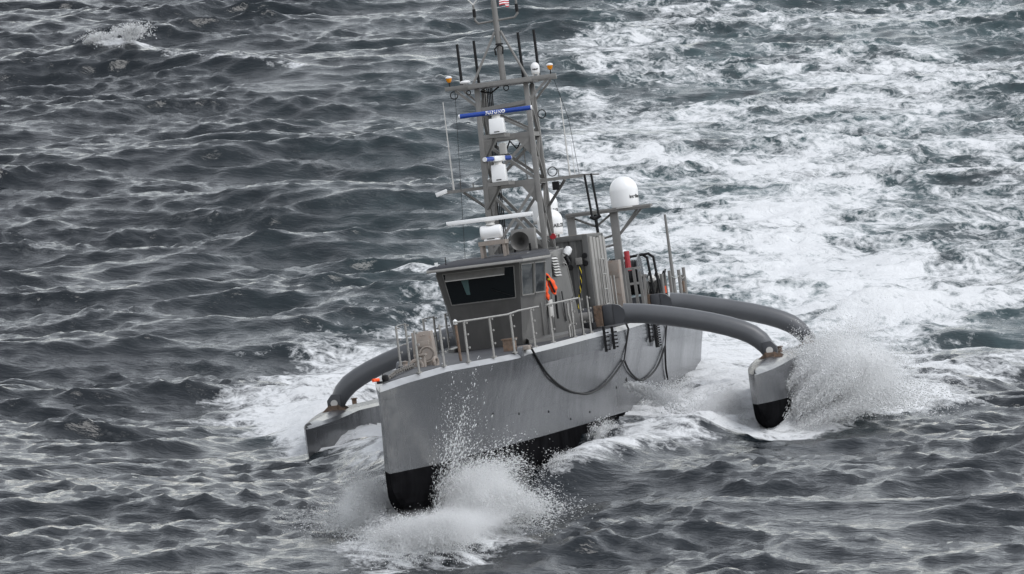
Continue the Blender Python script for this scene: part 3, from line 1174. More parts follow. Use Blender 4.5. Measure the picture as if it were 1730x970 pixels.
for fr in (True, False):
    for sg in (1, -1):
        mp('mast_leg', MB().bar(leg(fr, sg, ZB - 0.05), leg(fr, sg, ZT), 0.115, 0.115, up=(1, 0, 0)), bevel=0.008)
lv = [ZB + 0.1, ZM, ZU, ZT - 0.05]
for fr in (True, False):
    for i, z in enumerate(lv[1:3]):
        mp('mast_crossbar', MB().bar(leg(fr, -1, z), leg(fr, 1, z), 0.10, 0.13, up=(0, 0, 1)))
for z in lv[1:3]:
    for sg in (1, -1):
        mp('mast_crossbar', MB().bar(leg(True, sg, z), leg(False, sg, z), 0.08, 0.1, up=(0, 0, 1)))
for fr in (True, False):
    for za, zb_ in ((ZB + 0.02, ZM - 0.02), (ZM + 0.05, ZU - 0.03)):
        mp('mast_brace', MB().bar(leg(fr, -1, za), leg(fr, 1, zb_), 0.068))
        mp('mast_brace', MB().bar(leg(fr, 1, za), leg(fr, -1, zb_), 0.068))
    za, zb_ = ZU + 0.05, 8.62
    mp('mast_brace', MB().bar(leg(fr, 1, za), leg(fr, -1, zb_), 0.05))
    mp('mast_crossbar', MB().bar(leg(fr, -1, 8.55), leg(fr, 1, 8.62), 0.06, 0.09, up=(0, 0, 1)))
for sg in (1, -1):
    for za, zb_ in ((ZB, ZM), (ZM, ZU), (ZU, ZT)):
        mp('mast_brace', MB().bar(leg(True, sg, za), leg(False, sg, zb_), 0.06))
        mp('mast_brace', MB().bar(leg(False, sg, za), leg(True, sg, zb_), 0.06))
# knee plates where the crossbars meet the legs
for z in (ZM, ZU):
    for sg in (1, -1):
        p = leg(True, sg, z)
        q = MB()
        q.prism([p + Vector((0.03, 0, -0.06)), p + Vector((0.03, 0, -0.5)), p + Vector((0.03, -sg * 0.06, -0.5)), p + Vector((0.03, -sg * 0.38, -0.06))], (0.02, 0, 0))
        mp('knee_plate', q)
# top platform with outrigged arms
q = MB()
q.box(S(22.05, 0, 9.1), (1.35, 1.5, 0.07))
q.bar(S(21.6, -1.33, 9.14), S(21.6, 1.33, 9.14), 0.09, 0.1, up=(0, 0, 1))
q.bar(S(22.6, -1.2, 9.12), S(22.6, 1.2, 9.12), 0.07, 0.07, up=(0, 0, 1))
mp('top_platform', q, bevel=0.006)
for sg in (1, -1):
    mp('platform_strut', MB().bar(leg(True, sg, 8.62), S(21.65, sg * 1.1, 9.08), 0.06))
    mp('platform_strut', MB().bar(leg(False, sg, 8.62), S(22.6, sg * 1.05, 9.08), 0.05))
# mid yard
q = MB()
q.bar(S(21.6, -1.66, ZM), S(21.6, -0.6, ZM), 0.075, 0.075, up=(0, 0, 1))
q.bar(S(21.6, 0.6, ZM), S(21.6, 1.66, ZM), 0.075, 0.075, up=(0, 0, 1))
mp('yard', q)
for sg in (1, -1):
    mp('yard_strut', MB().bar(leg(False, sg, 6.1), S(21.7, sg * 1.22, ZM - 0.04), 0.05))
q = MB()
q.box(S(21.6, -1.72, ZM + 0.0), (0.1, 0.28, 0.1), Matrix.Rotation(0.25, 3, 'X'))
mp('yard_light', q, 'white', bevel=0.01)
q = MB()
q.box(S(21.75, 0.98, ZM - 0.16), (0.14, 0.16, 0.2))
mp('junction_box', q, 'black', bevel=0.01)
for y in (1.7, 1.86):
    q = MB()
    q.cyl(S(21.6, y + 0.0, ZM + 0.02), S(21.6, y + 0.06, ZM - 0.98), 0.028, n=8)
    mp('hanging_antenna', q, 'black')
q = MB()
q.tube([S(21.6, 1.66, ZM + 0.02), S(21.6, 1.86, ZM + 0.0), S(21.6, 2.05, ZM - 0.02)], 0.02, 6)
mp('yard_end', q, 'mast')
q = MB()
q.tube([S(21.6, 1.72, ZM - 0.98), S(21.6, 1.82, ZM - 1.05), S(21.6, 1.96, ZM - 0.98)], 0.05, 8)
mp('antenna_clamp', q, 'black')
# whip antennas rising from the yard and small rods
for y, z0, z1, r in ((-1.42, ZM, 8.85, 0.02), (1.36, ZM, 8.6, 0.02), (1.48, ZM, 7.6, 0.008)):
    q = MB()
    q.cyl(S(21.6, y, z0), S(21.6, y, z0 + 0.25), r * 1.3, n=6)
    q.cyl(S(21.6, y, z0 + 0.25), S(21.6, y, z1), r, r * 0.6, n=6)
    mp('whip_antenna', q, 'white_dirty')
for y, z1 in ((-1.25, 6.95), (1.1, 6.95), (-0.95, 6.88), (0.35, 7.6)):
    q = MB()
    q.cyl(S(21.6, y, ZM), S(21.6, y, z1), 0.014, n=6)
    mp('yard_rod', q, 'mast')
# thin aerial wires from the platform down to the roof
q = MB()
for sg in (-1, 1):
    q.tube([S(21.7, sg * 1.12, 9.05), S(21.2, sg * 1.16, 7.2), S(20.6, sg * 1.2, 5.1)] if sg < 0 else [S(21.8, 1.24, 9.05), S(22.0, 1.44, 8.1), S(22.2, 1.5, 6.78)], 0.006, 5)
mp('aerial_wire', q, 'black')
# four black rod antennas on the platform
for y, s_, z1 in ((-0.98, 22.0, 10.18), (-0.62, 22.3, 10.22), (0.45, 22.3, 10.28), (0.83, 22.3, 10.3)):
    q = MB()
    q.cyl(S(s_, y, 9.14), S(s_, y, z1), 0.036, 0.032, n=8)
    mp('rod_antenna', q, 'black')
for y in (-1.22, 1.2):
    q = MB()
    q.cyl(S(21.65, y, 9.17), S(21.65, y, 9.3), 0.016, n=6)
    o = mp('beacon_stem', q, 'black')
    q = MB()
    q.lathe([(0.03, 0), (0.055, 0.03), (0.075, 0.1)], S(21.65, y, 9.29), n=14)
    mp('beacon_lens', q, 'amber')
    q = MB()
    q.lathe([(0.078, 0), (0.08, 0.025), (0.04, 0.05), (0.0, 0.055)], S(21.65, y, 9.392), n=14)
    mp('beacon_cap', q, 'white')
q = MB()
q.lathe([(0.02, 0), (0.05, 0.03), (0.12, 0.05), (0.13, 0.08), (0.09, 0.11), (0.0, 0.12)], S(21.75, -0.86, 9.18), n=18)
mp('gps_dome', q, 'white')
# topmast with its braces and the forked yard
q = MB()
q.cyl(S(22.1, 0, 9.13), S(22.2, -0.02, 11.9), 0.075, 0.06, n=14)
q.cyl(S(22.1, 0, 9.13), S(22.1, 0, 9.2), 0.13, 0.12, n=14)
mp('topmast', q)
for y0, y1 in ((-0.72, -0.07), (0.62, 0.07)):
    q = MB()
    q.cyl(S(21.9, y0, 9.15), S(22.13, y1, 10.36), 0.03, n=8)
    mp('topmast_brace', q)
q = MB()
q.tube([S(22.15, -0.5, 11.05), S(22.15, -0.5, 10.68), S(22.15, -0.43, 10.6), S(22.15, 0, 10.62), S(22.15, 0.44, 10.64), S(22.15, 0.52, 10.72), S(22.15, 0.52, 11.15)], 0.028, 8)
mp('forked_yard', q)
for y in (-0.5, 0.52):
    q = MB()
    q.cyl(S(22.15, y, 10.76), S(22.15, y, 10.95), 0.04, n=8)
    mp('yard_collar', q, 'black')
for sg in (-1, 1):
    q = MB()
    q.cyl(S(22.15, -0.5, 11.05), S(22.15, -0.5 + sg * 0.16, 11.25), 0.018, n=6)
    mp('wind_sensor_arm', q, 'white_dirty')
q = MB()
q.tube([S(22.05, 0, 10.05), S(22.0, -0.1, 9.95), S(22.02, -0.09, 9.8)], 0.022, 6)
q.tube([S(22.05, 0, 10.05), S(22.0, 0.1, 9.98), S(22.05, 0.07, 9.82)], 0.018, 6)
q.torus(S(22.15, 0, 10.06), (0, 0, 1), 0.08, 0.02, 12, 6)
mp('cable_loop', q, 'black')
for c, ax, R in (((21.7, -1.15, 8.98), (1, 0, 0), 0.09), ((21.7, -0.8, 9.0), (1, 0.3, 0), 0.05), ((21.7, 0.1, 9.0), (1, 0, 0), 0.06), ((22.3, 0.78, 8.3), (1, 0.6, 0), 0.1), ((22.3, 0.86, 6.92), (1, 0.2, 0), 0.11)):
    q = MB()
    q.torus(S(*c), ax, R, 0.013, 14, 5)
    mp('cable_loop', q, 'black')
# cable runs inside the lattice
q = MB()
for k in range(4):
    y = -0.5 + 0.04 * k
    q.tube([S(21.9, y, 5.15), S(21.95, y + 0.02, 6.7), S(22.0, y + 0.05, 8.0), S(22.1, y + 0.08, 9.05)], 0.016, 5)
q.tube([S(21.9, -0.3, 7.2), S(21.9, 0.0, 7.75), S(21.9, 0.15, 7.55), S(21.9, 0.3, 7.78), S(21.9, 0.42, 7.6)], 0.03, 6)
q.tube([S(21.9, -0.1, 9.05), S(21.9, -0.3, 8.93), S(21.9, -0.55, 9.0)], 0.02, 6)
mp('cable_run', q, 'black')
q = MB()
q.box(S(21.35, -0.1, 7.58), (0.12, 0.17, 0.26))
mp('equipment_box', q, 'white_dirty', bevel=0.015)
q = MB()
q.cyl(S(22.35, 0.69, 5.4), S(22.2, 0.69, 5.4), 0.07, n=12)
mp('side_light', q, 'red')
# stands for the radars
q = MB()
q.box(S(20.75, -0.12, 7.88), (0.9, 0.5, 0.09))
q.bar(S(20.4, -0.12, 7.84), leg(True, -1, 7.3), 0.05)
mp('radar_shelf', q)
q = MB()
q.box(S(20.65, -0.14, 6.76), (0.95, 0.5, 0.09))
q.bar(S(20.3, -0.12, 6.72), leg(True, -1, 6.2), 0.05)
mp('radar_shelf', q)
q = MB()
q.box(S(17.4, 0.0, 5.4), (0.55, 0.62, 0.1))
for a in (-0.22, 0.22):
    for y in (-0.26, 0.26):
        q.bar(S(17.4 + a, y, 5.02), S(17.4 + a, y, 5.4), 0.06)
mp('radar_stand', q, 'tan')

# ---- after gantry
gan = MB()
gan.bar(S(31.5, -0.2, 5.93), S(31.5, 1.95, 5.93), 0.5, 0.06, up=(0, 0, 1))
gan.bar(S(31.3, -0.22, 5.9), S(31.3, 1.95, 5.9), 0.06, 0.09, up=(0, 0, 1))
gantry = gan.build('gantry', 'mast', ship, bevel=0.006)
for y in (-0.12, 0.98):
    q = MB()
    q.bar(S(31.5, y, 3.15), S(31.5, y, 5.9), 0.2, 0.16, up=(1, 0, 0))
    q.build('gantry_post', 'mast', gantry, bevel=0.01)
for y0, z0, y1, z1 in ((0.98, 5.2, 1.7, 5.88), (0.98, 5.2, 1.6, 5.88), (-0.1, 5.85, 0.5, 5.55), (0.5, 5.55, 0.95, 5.85), (0.5, 5.2, 0.95, 5.3), (0.5, 5.0, 0.95, 5.05)):
    q = MB()
    q.cyl(S(31.5, y0, z0), S(31.5, y1, z1), 0.028, n=8)
    q.build('gantry_brace', 'mast', gantry)
q = MB()
q.cyl(S(31.4, 0.52, 5.9), S(31.4, 0.54, 5.3), 0.04, n=8)
q.build('gantry_pipe', 'black', gantry)
q = MB()
q.cyl(S(31.35, 1.2, 4.35), S(31.35, 1.2, 4.85), 0.07, n=10)
q.build('fire_bottle', 'red', gantry)


# ------------------------------------------------------------------ things standing on the ship
def rel(o):
    """shift shapes drawn in ship coordinates to the thing's own base"""
    inv = (SHIP.inverted() @ o.matrix_world).translation

    def mk(name, q, mat, parent=None, **k):
        q.v = [tuple(Vector(p) - inv) for p in q.v]
        return q.build(name, mat, parent or o, **k)
    return mk


# container behind the deckhouse
C0, C1, CW, CB, CT = 24.32, 27.25, 1.2, 3.09, 5.36
box = thing('shipping_container', 'short grey corrugated container behind the deckhouse', 'container', (25.8, 0, CB))
mk = rel(box)
q = MB()
for s_ in (C0 + 0.07, C1 - 0.07):
    for sg in (1, -1):
        q.bar(S(s_, sg * (CW - 0.06), CB), S(s_, sg * (CW - 0.06), CT), 0.14, 0.12, up=(1, 0, 0))
for z in (CB + 0.07, CT - 0.06):
    for sg in (1, -1):
        q.bar(S(C0 + 0.14, sg * (CW - 0.06), z), S(C1 - 0.14, sg * (CW - 0.06), z), 0.11, 0.13, up=(0, 0, 1))
    for s_ in (C0 + 0.06, C1 - 0.06):
        q.bar(S(s_, -CW + 0.12, z), S(s_, CW - 0.12, z), 0.11, 0.13, up=(0, 0, 1))
mk('frame', q, 'container', bevel=0.008)


def corrugated(a, b_, depth_dir, z0, z1, pitch, dep):
    a, b_ = Vector(a), Vector(b_)
    d = (b_ - a)
    L = d.length
    d.normalize()
    nn = int(L / pitch)
    prof = []
    for k in range(nn):
        for fr, dp in ((0, 0), (0.35, 0), (0.5, 1), (0.85, 1)):
            prof.append(((k + fr) * L / nn, dp * dep))
    prof.append((L, 0))
    dd = Vector(depth_dir)
    return MB().grid([[a + d * x_ + dd * e + Vector((0, 0, z)) for x_, e in prof] for z in (z0, z1)])


mk('front_wall', corrugated(S(C0 + 0.03, -CW + 0.12, 0), S(C0 + 0.03, CW - 0.12, 0), (-1, 0, 0), CB + 0.13, CT - 0.12, 0.28, 0.045), 'container', smooth=10)
mk('rear_wall', corrugated(S(C1 - 0.03, -CW + 0.12, 0), S(C1 - 0.03, CW - 0.12, 0), (1, 0, 0), CB + 0.13, CT - 0.12, 0.28, 0.045), 'container', smooth=10)
for sg in (1, -1):
    mk('side_wall', corrugated(S(C0 + 0.14, sg * (CW - 0.05), 0), S(C1 - 0.14, sg * (CW - 0.05), 0), (0, -sg, 0), CB + 0.13, CT - 0.12, 0.28, 0.045), 'cont_light', smooth=10)
q = MB()
q.box(S((C0 + C1) / 2, 0, CT - 0.01), (C1 - C0 - 0.1, 2 * CW - 0.1, 0.05))
mk('roof', q, 'tan')
# pale upright planks and pipes racked against the port side
for k in range(5):
    s_ = C0 + 0.32 + 0.57 * k
    q = MB()
    q.bar(S(s_, CW + 0.03, CB + 0.05), S(s_, CW + 0.03, CT - 0.06 - 0.02 * (k % 3)), 0.36, 0.06, up=(0, 1, 0))
    mk('side_slat', q, 'cont_light', bevel=0.006)
for s_, y in ((C0 + 0.55, -0.35), (C0, 0)):
    pass
for y, z in ((0.70, 4.82), (0.72, 4.62), (1.1, 4.86), (1.1, 4.68)):
    q = MB()
    q.lathe([(0.0, 0), (0.07, 0.0), (0.06, 0.02), (0.0, 0.02)], S(C0 - 0.001, y, z), (1, 0, 0), 12)
    mk('vent_cover', q, 'black')
q = MB()
q.box(S(C0 - 0.05, 0.95, 4.74), (0.14, 0.15, 0.17))
mk('socket_box', q, 'mast', bevel=0.012)
# twisted yellow and black power lead
lead = [S(C0 - 0.1, 0.97, 4.64), S(C0 - 0.12, 0.97, 4.45), S(C0 - 0.12, 0.94, 4.2), S(C0 - 0.12, 0.88, 3.95), S(C0 - 0.12, 0.83, 3.72), S(C0 - 0.12, 0.80, 3.5)]


def resample(pts, nn):
    pts = [Vector(p) for p in pts]
    L = [0]
    for a, b_ in zip(pts, pts[1:]):
        L.append(L[-1] + (b_ - a).length)
    out = []
    for k in range(nn):
        t = L[-1] * k / (nn - 1)
        i = max(j for j in range(len(L)) if L[j] <= t + 1e-9)
        i = min(i, len(pts) - 2)
        u = (t - L[i]) / (L[i + 1] - L[i])
        p0, p1, p2, p3 = pts[max(i - 1, 0)], pts[i], pts[i + 1], pts[min(i + 2, len(pts) - 1)]
        out.append(0.5 * (2 * p1 + (p2 - p0) * u + (2 * p0 - 5 * p1 + 4 * p2 - p3) * u * u + (3 * p1 - p0 - 3 * p2 + p3) * u ** 3))
    return out


base = resample(lead, 60)
for ph, mt in ((0, 'black'), (math.pi, 'yellow')):
    q = MB()
    q.tube([p + Vector((math.cos(0.55 * i + ph) * 0.014, math.sin(0.55 * i + ph) * 0.014, 0)) for i, p in enumerate(base)], 0.010 if mt == 'yellow' else 0.019, 6)
    mk('power_lead', q, mt)
# ladder up the port side
q = MB()
for s_ in (C0 + 0.75, C0 + 1.3):
    q.cyl(S(s_, CW + 0.17, CB + 0.1), S(s_, CW + 0.17, 4.72), 0.022, n=8)
for s_ in (C0 + 1.9, C0 + 2.5):
    q.cyl(S(s_, CW + 0.2, CB + 0.1), S(s_, CW + 0.2, 4.3), 0.022, n=8)
lad = mk('ladder', q, 'alu')
for z in (4.72, 4.36, 4.0, 3.64, 3.3):
    q = MB()
    q.cyl(S(C0 + 0.7, CW + 0.17, z), S(C0 + 1.35, CW + 0.17, z), 0.02, n=8)
    mk('rung', q, 'alu', lad)


# white satellite domes
def dome(name, label, loc, r, h, text=None, az=0.0, size=0.13, group='white satellite domes', legs=0.0, mat='white'):
    o = thing(name, label, 'satellite dome', loc, group)
    q = MB()
    prof = [(r * 0.92, 0.0), (r * 0.94, h * 0.03), (r * 0.96, h * 0.15), (r * 1.0, h * 0.52)]
    for k in range(1, 11):
        a = k / 10 * math.pi / 2
        prof.append((r * math.cos(a), h * 0.5 + h * 0.5 * math.sin(a)))
    q.lathe(prof, (0, 0, legs), n=40)
    q.build('dome_shell', mat, o, smooth=40)
    q = MB()
    q.lathe([(r * 0.9, -0.035), (r * 0.9, 0.0)], (0, 0, legs), n=32)
    for k in range(4):
        a = math.pi / 4 + k * math.pi / 2
        if legs > 0.05:
            q.cyl((r * 0.7 * math.cos(a), r * 0.7 * math.sin(a), 0), (r * 0.7 * math.cos(a), r * 0.7 * math.sin(a), legs - 0.03), 0.025, n=6)
    q.build('dome_base', 'white_dirty', o)
    if text:
        zt = legs + h * 0.3

        def place(u, v):
            rr = r * (0.93 + 0.07 * min(1, (h * 0.3 + v) / (h * 0.5))) + 0.006
            a = az + u / r
            return Vector((rr * math.cos(a), rr * math.sin(a), zt + v))
        lettering(text, size, o, 'letter_black', place, weight=0.004)
    return o


dome('satellite_dome', 'large white satellite dome on the after gantry, beside the ladder rail', (31.5, 1.3, 5.965), 0.36, 0.76, 'intellian', math.radians(58), 0.12)
dome('satellite_dome', 'white dome lettered SAILOR on the container roof, right behind the mast', (25.2, 0.24, CT + 0.02), 0.31, 0.6, 'SAILOR', math.radians(50), 0.125, legs=0.1)
dome('satellite_dome', 'white dome half hidden behind the mast, above the lettered dome', (29.2, -0.42, 5.86), 0.34, 0.72, 'SAILOR', math.radians(55), 0.1)
post = MB()
post.bar(S(29.2, -0.42, 3.1), S(29.2, -0.42, 5.8), 0.16)
post.box(S(29.2, -0.42, 5.8), (0.6, 0.6, 0.05))
post.build('dome_post', 'mast', ship)
dome('satellite_dome', 'small white antenna dome among the black rods on the top platform', (22.0, 0.8, 9.15), 0.105, 0.24, 'SAILOR', math.radians(8), 0.045, legs=0.13)


# radars: a gearbox and a long scanner bar
def radar(name, label, loc, half, yaw, mat, boxdim, text=None, round_box=False, hw=0.055, end='white', cover=0.0):
    o = thing(name, label, 'radar', loc, 'radar scanners on the mast')
    bw, bd, bh = boxdim
    q = MB()
    if round_box:
        q.tube([(0, -bw / 2, bh * 0.55), (0, -bw * 0.44, bh * 0.55), (0, bw * 0.44, bh * 0.55), (0, bw / 2, bh * 0.55)], [bh * 0.36, bh * 0.44, bh * 0.44, bh * 0.36], 20)
        q.box((0, 0, bh * 0.06), (bd * 0.8, bw * 0.7, bh * 0.12))
    else:
        q.hexa([(-bd / 2, -bw / 2, 0), (bd / 2, -bw / 2, 0), (bd / 2, bw / 2, 0), (-bd / 2, bw / 2, 0), (-bd * 0.42, -bw * 0.46, bh), (bd * 0.36, -bw * 0.46, bh), (bd * 0.36, bw * 0.46, bh), (-bd * 0.42, bw * 0.46, bh)])
    q.build('gearbox', 'white', o, bevel=0.02)
    q = MB()
    q.lathe([(0.11, 0), (0.09, 0.05), (0.13, 0.09)], (0, 0, bh), n=18)
    q.build('turntable', 'white_dirty', o)
    q = MB()
    q.box((bd / 2 + 0.004, 0, bh * 0.12), (0.01, bw * 0.35, bh * 0.06))
    q.build('data_plate', 'black', o)
    zc = bh + 0.09 + hw
    d = Vector((math.sin(yaw), math.cos(yaw), 0))
    q = MB()
    if mat == 'blue':
        q.cyl(d * -half, d * half, hw, n=18)
    else:
        q.bar(d * -half, d * half, 0.12, 2 * hw, up=(0, 0, 1))
    q.v = [tuple(Vector(p) + Vector((0, 0, zc))) for p in q.v]
    arr = q.build('scanner_bar', mat, o, bevel=0.0 if mat == 'blue' else 0.015)
    for k in (-1, 1):
        q = MB()
        q.cyl(d * k * half + Vector((0, 0, zc)), d * k * (half + 0.03) + Vector((0, 0, zc)), hw * 0.96, n=18)
        q.build('end_cap', end, arr)
    if cover:
        q = MB()
        q.bar(d * -cover + Vector((0, 0, zc)), d * cover + Vector((0, 0, zc)), 0.14, 2.3 * hw, up=(0, 0, 1))
        q.build('bar_mount', 'white', arr, bevel=0.01)
    if text:
        nrm = Vector((d.y, -d.x, 0))

        def place(u, v):
            a = v / hw
            return d * u + nrm * (hw + 0.004) * math.cos(a) + Vector((0, 0, zc + (hw + 0.004) * math.sin(a)))
        lettering(text, 0.105, arr, 'letter_white', place, 1.15, 0.006)
    return o


radar('radar_scanner', 'upper radar with long blue scanner bar lettered FURUNO', (20.4, -0.03, 7.925), 0.84, 0.0, 'blue', (0.36, 0.34, 0.36), 'FURUNO')
radar('radar_scanner', 'middle radar with blue bar turned end-on inside the mast', (20.4, -0.12, 6.805), 0.72, math.radians(105), 'blue', (0.34, 0.34, 0.40), cover=0.3)
radar('radar_scanner', 'lowest radar with long white scanner bar above the pilothouse roof', (17.4, -0.02, 5.45), 0.97, 0.0, 'white', (0.5, 0.36, 0.36), round_box=True, hw=0.05)

# horn
horn = thing('ship_horn', 'dark trumpet horn on the pilothouse roof under the mast', 'horn', (20.0, 0.22, 5.09))
mk = rel(horn)
q = MB()
prof = [(0.05, 0), (0.055, 0.2), (0.08, 0.4), (0.13, 0.52), (0.215, 0.6), (0.22, 0.62), (0.2, 0.6), (0.11, 0.5), (0.05, 0.3), (0.0, 0.28)]
q.lathe(prof, S(20.2, 0.28, 5.36), (1, 0.0, 0.02), 28)
mk('bell', q, 'house', smooth=60)
q = MB()
q.box(S(20.35, 0.28, 5.4), (0.3, 0.56, 0.5))
mk('driver_box', q, 'mast', bevel=0.02)
q = MB()
for y in (0.1, 0.46):
    q.bar(S(19.9, y, 5.09), S(19.9, y, 5.3), 0.05)
mk('foot', q, 'black')

# orange immersion gear hanging outside the pilothouse
vest = thing('life_vest', 'bright orange life vest hanging beside the pilothouse windows', 'life vest', (17.3, 1.2, 3.98))
mk = rel(vest)
for part, pts, rs in (('vest_panel', [(17.25, 1.12, 4.56), (17.3, 1.16, 4.46), (17.35, 1.22, 4.3), (17.4, 1.25, 4.14), (17.38, 1.24, 4.06)], [0.02, 0.055, 0.08, 0.085, 0.03]), ('vest_panel', [(17.2, 1.1, 4.4), (17.2, 1.1, 4.28), (17.2, 1.09, 4.14), (17.2, 1.11, 4.02), (17.2, 1.14, 3.94)], [0.02, 0.05, 0.06, 0.05, 0.02])):
    q = MB()
    pp = resample([S(*p) for p in pts], 18)
    rr = [float(np.interp(i, np.linspace(0, 17, len(rs)), rs)) for i in range(18)]
    q.tube(pp, rr, 14)
    q.v = [tuple(Vector(p) + Vector((math.sin(p[2] * 47 + p[1] * 30), math.sin(p[2] * 39 + 1) * 0.8, 0)) * 0.013) for p in q.v]
    mk(part, q, 'orange', smooth=60)
q = MB()
q.tube([S(17.22, 1.16, 4.5), S(17.26, 1.22, 4.3), S(17.3, 1.28, 4.1)], 0.022, 6)
q.tube([S(17.36, 1.28, 4.04), S(17.4, 1.26, 3.8), S(17.4, 1.26, 3.5)], 0.028, 6)
mk('strap', q, 'black')
q = MB()
q.box(S(17.22, 1.19, 4.42), (0.03, 0.05, 0.05))
mk('reflective_tab', q, 'yellow')

# windlass, bow fittings
wl_ = thing('anchor_windlass', 'weathered tan anchor windlass on the fore deck', 'windlass', (6.3, 0.0, 2.96))
mk = rel(wl_)
q = MB()
q.hexa([S(6.15, -0.27, 2.95), S(6.15, 0.18, 2.95), S(6.6, 0.18, 2.95), S(6.6, -0.27, 2.95), S(6.2, -0.27, 3.68), S(6.2, 0.14, 3.68), S(6.55, 0.14, 3.68), S(6.55, -0.27, 3.68)])
mk('housing', q, 'tan', bevel=0.015)
q = MB()
q.box(S(6.1, -0.03, 3.42), (0.1, 0.26, 0.13))
q.cyl(S(6.16, -0.06, 3.6), S(6.12, -0.06, 3.6), 0.02, n=8)
q.cyl(S(6.16, 0.0, 3.6), S(6.12, 0.0, 3.6), 0.02, n=8)
mk('control_box', q, 'tan', bevel=0.008)
q = MB()
q.lathe([(0.13, 0), (0.14, 0.02), (0.09, 0.05), (0.09, 0.1), (0.13, 0.13), (0.12, 0.15), (0.0, 0.15)], S(6.12, 0.05, 3.2), (1, 0, 0), 22)
mk('drum', q, 'tan')
q = MB()
q.torus(S(5.98, 0.05, 3.2), (1, 0, 0), 0.155, 0.022, 20, 6, 0.3, 5.9)
mk('drum_guard', q, 'tan')
ringspots = [(3.9, 0.06, 3.0), (3.3, 0.42, 2.98)]
q = MB()
q.torus(S(4.6, 0.03, 3.0), (1, 0.3, 0), 0.12, 0.04, 20, 8)
q.box(S(4.75, 0.12, 3.05), (0.22, 0.16, 0.3))
mk('fairlead_ring', q, 'tan')
q = MB()
q.torus(S(5.2, 0.34, 3.02), (0.3, 1, 0), 0.1, 0.035, 18, 8)
mk('fairlead_ring', q, 'tan')
q = MB()
q.lathe([(0.05, 0), (0.07, 0.05), (0.05, 0.15), (0.07, 0.2), (0.0, 0.22)], S(3.9, -0.08, 2.93), n=14)
q.box(S(4.7, 0.12, 3.22), (0.3, 0.24, 0.03))
mk('roller', q, 'tan')

chn = thing('anchor_chain', 'short chain running from the stem to the bow rings', 'chain', (2.0, 0, 2.88))
mk = rel(chn)
cpts = resample([S(0.7, 0.0, 2.83), S(1.4, 0.02, 2.9), S(2.2, 0.0, 2.96), S(3.2, 0.02, 3.0), S(4.4, 0.0, 3.02)], 30)
q = MB()
for i in range(29):
    a, b_ = cpts[i], cpts[i + 1]
    d = (b_ - a)
    mid = (a + b_) / 2
    d.normalize()
    side = Vector((0, 1, 0)) if i % 2 else Vector((0, 0, 1))
    ring = [mid + d * math.cos(t) * 0.085 + side * math.sin(t) * 0.04 for t in np.linspace(0, 2 * math.pi, 11)]
    q.tube(ring, 0.015, 5)
mk('chain_links', q, 'chain')
bl = thing('bow_marker', 'small black and orange fitting on the bow tip', 'fitting', (0.45, 0, 2.8))
mk = rel(bl)
q = MB()
q.lathe([(0.0, 0), (0.06, 0.01), (0.075, 0.07), (0.06, 0.13), (0.0, 0.15)], S(0.62, 0.04, 2.82), n=14)
q.box(S(0.5, -0.05, 2.82), (0.24, 0.1, 0.05))
mk('body', q, 'black')
q = MB()
q.cyl(S(0.42, -0.06, 2.88), S(0.3, -0.16, 2.88), 0.035, n=10)
mk('lens', q, 'orange')

# hanging black line along the port side
rope = thing('mooring_line', 'black line looped along the port side of the main hull', 'rope', (18, 1.7, 1.7))
mk = rel(rope)
pix = [(11.0, 3.07), (11.26, 2.97), (13.24, 2.37), (15.92, 1.927), (18.66, 1.70), (20.4, 1.70), (21.96, 1.821), (23.3, 2.02), (24.44, 2.26), (25.6, 1.96), (27.02, 1.728), (28.04, 1.65), (29.4, 1.72), (30.52, 1.866), (31.2, 2.06), (31.82, 2.36), (32.1, 2.05), (32.4, 1.75), (32.8, 1.5)]


def on_side(s_, z, out):
    return S(s_, (bdeck(s_) if z > 2.9 else hull_y(s_, z, zdeck(s_))) + out, z)


segs = [pix[:9], pix[8:16], pix[15:]]
q = MB()
for sg_ in segs:
    q.tube(resample([on_side(s_, z, 0.045) for s_, z in sg_], 40), 0.025, 7)
mk('line', q, 'black')
for (s0, z0), (s1, z1) in (((24.8, 3.12), (24.44, 2.26)), ((32.0, 3.2), (31.82, 2.36))):
    for k in (-0.09, 0.09):
        q = MB()
        q.tube([on_side(s0 + k, z0, 0.01), on_side(s0 + k, 2.98, 0.05), on_side(s1 + k * 0.2, z1, 0.045)], 0.014, 6)
        mk('hanger', q, 'black')

# locker, reel and gear on the after deck
lk = thing('deck_locker', 'tall tan steel locker behind the container', 'locker', (28.3, 1.25, 3.1))
mk = rel(lk)
q = MB()
q.box(S(28.35, 1.18, 3.98), (0.5, 0.42, 1.36))
mk('cabinet', q, 'tan', bevel=0.015)
q = MB()
q.box(S(28.09, 1.18, 4.42), (0.02, 0.38, 0.36))
mk('door', q, 'tan', bevel=0.006)
q = MB()
q.box(S(28.35, 1.18, 3.2), (0.46, 0.4, 0.2))
mk('plinth', q, 'black')

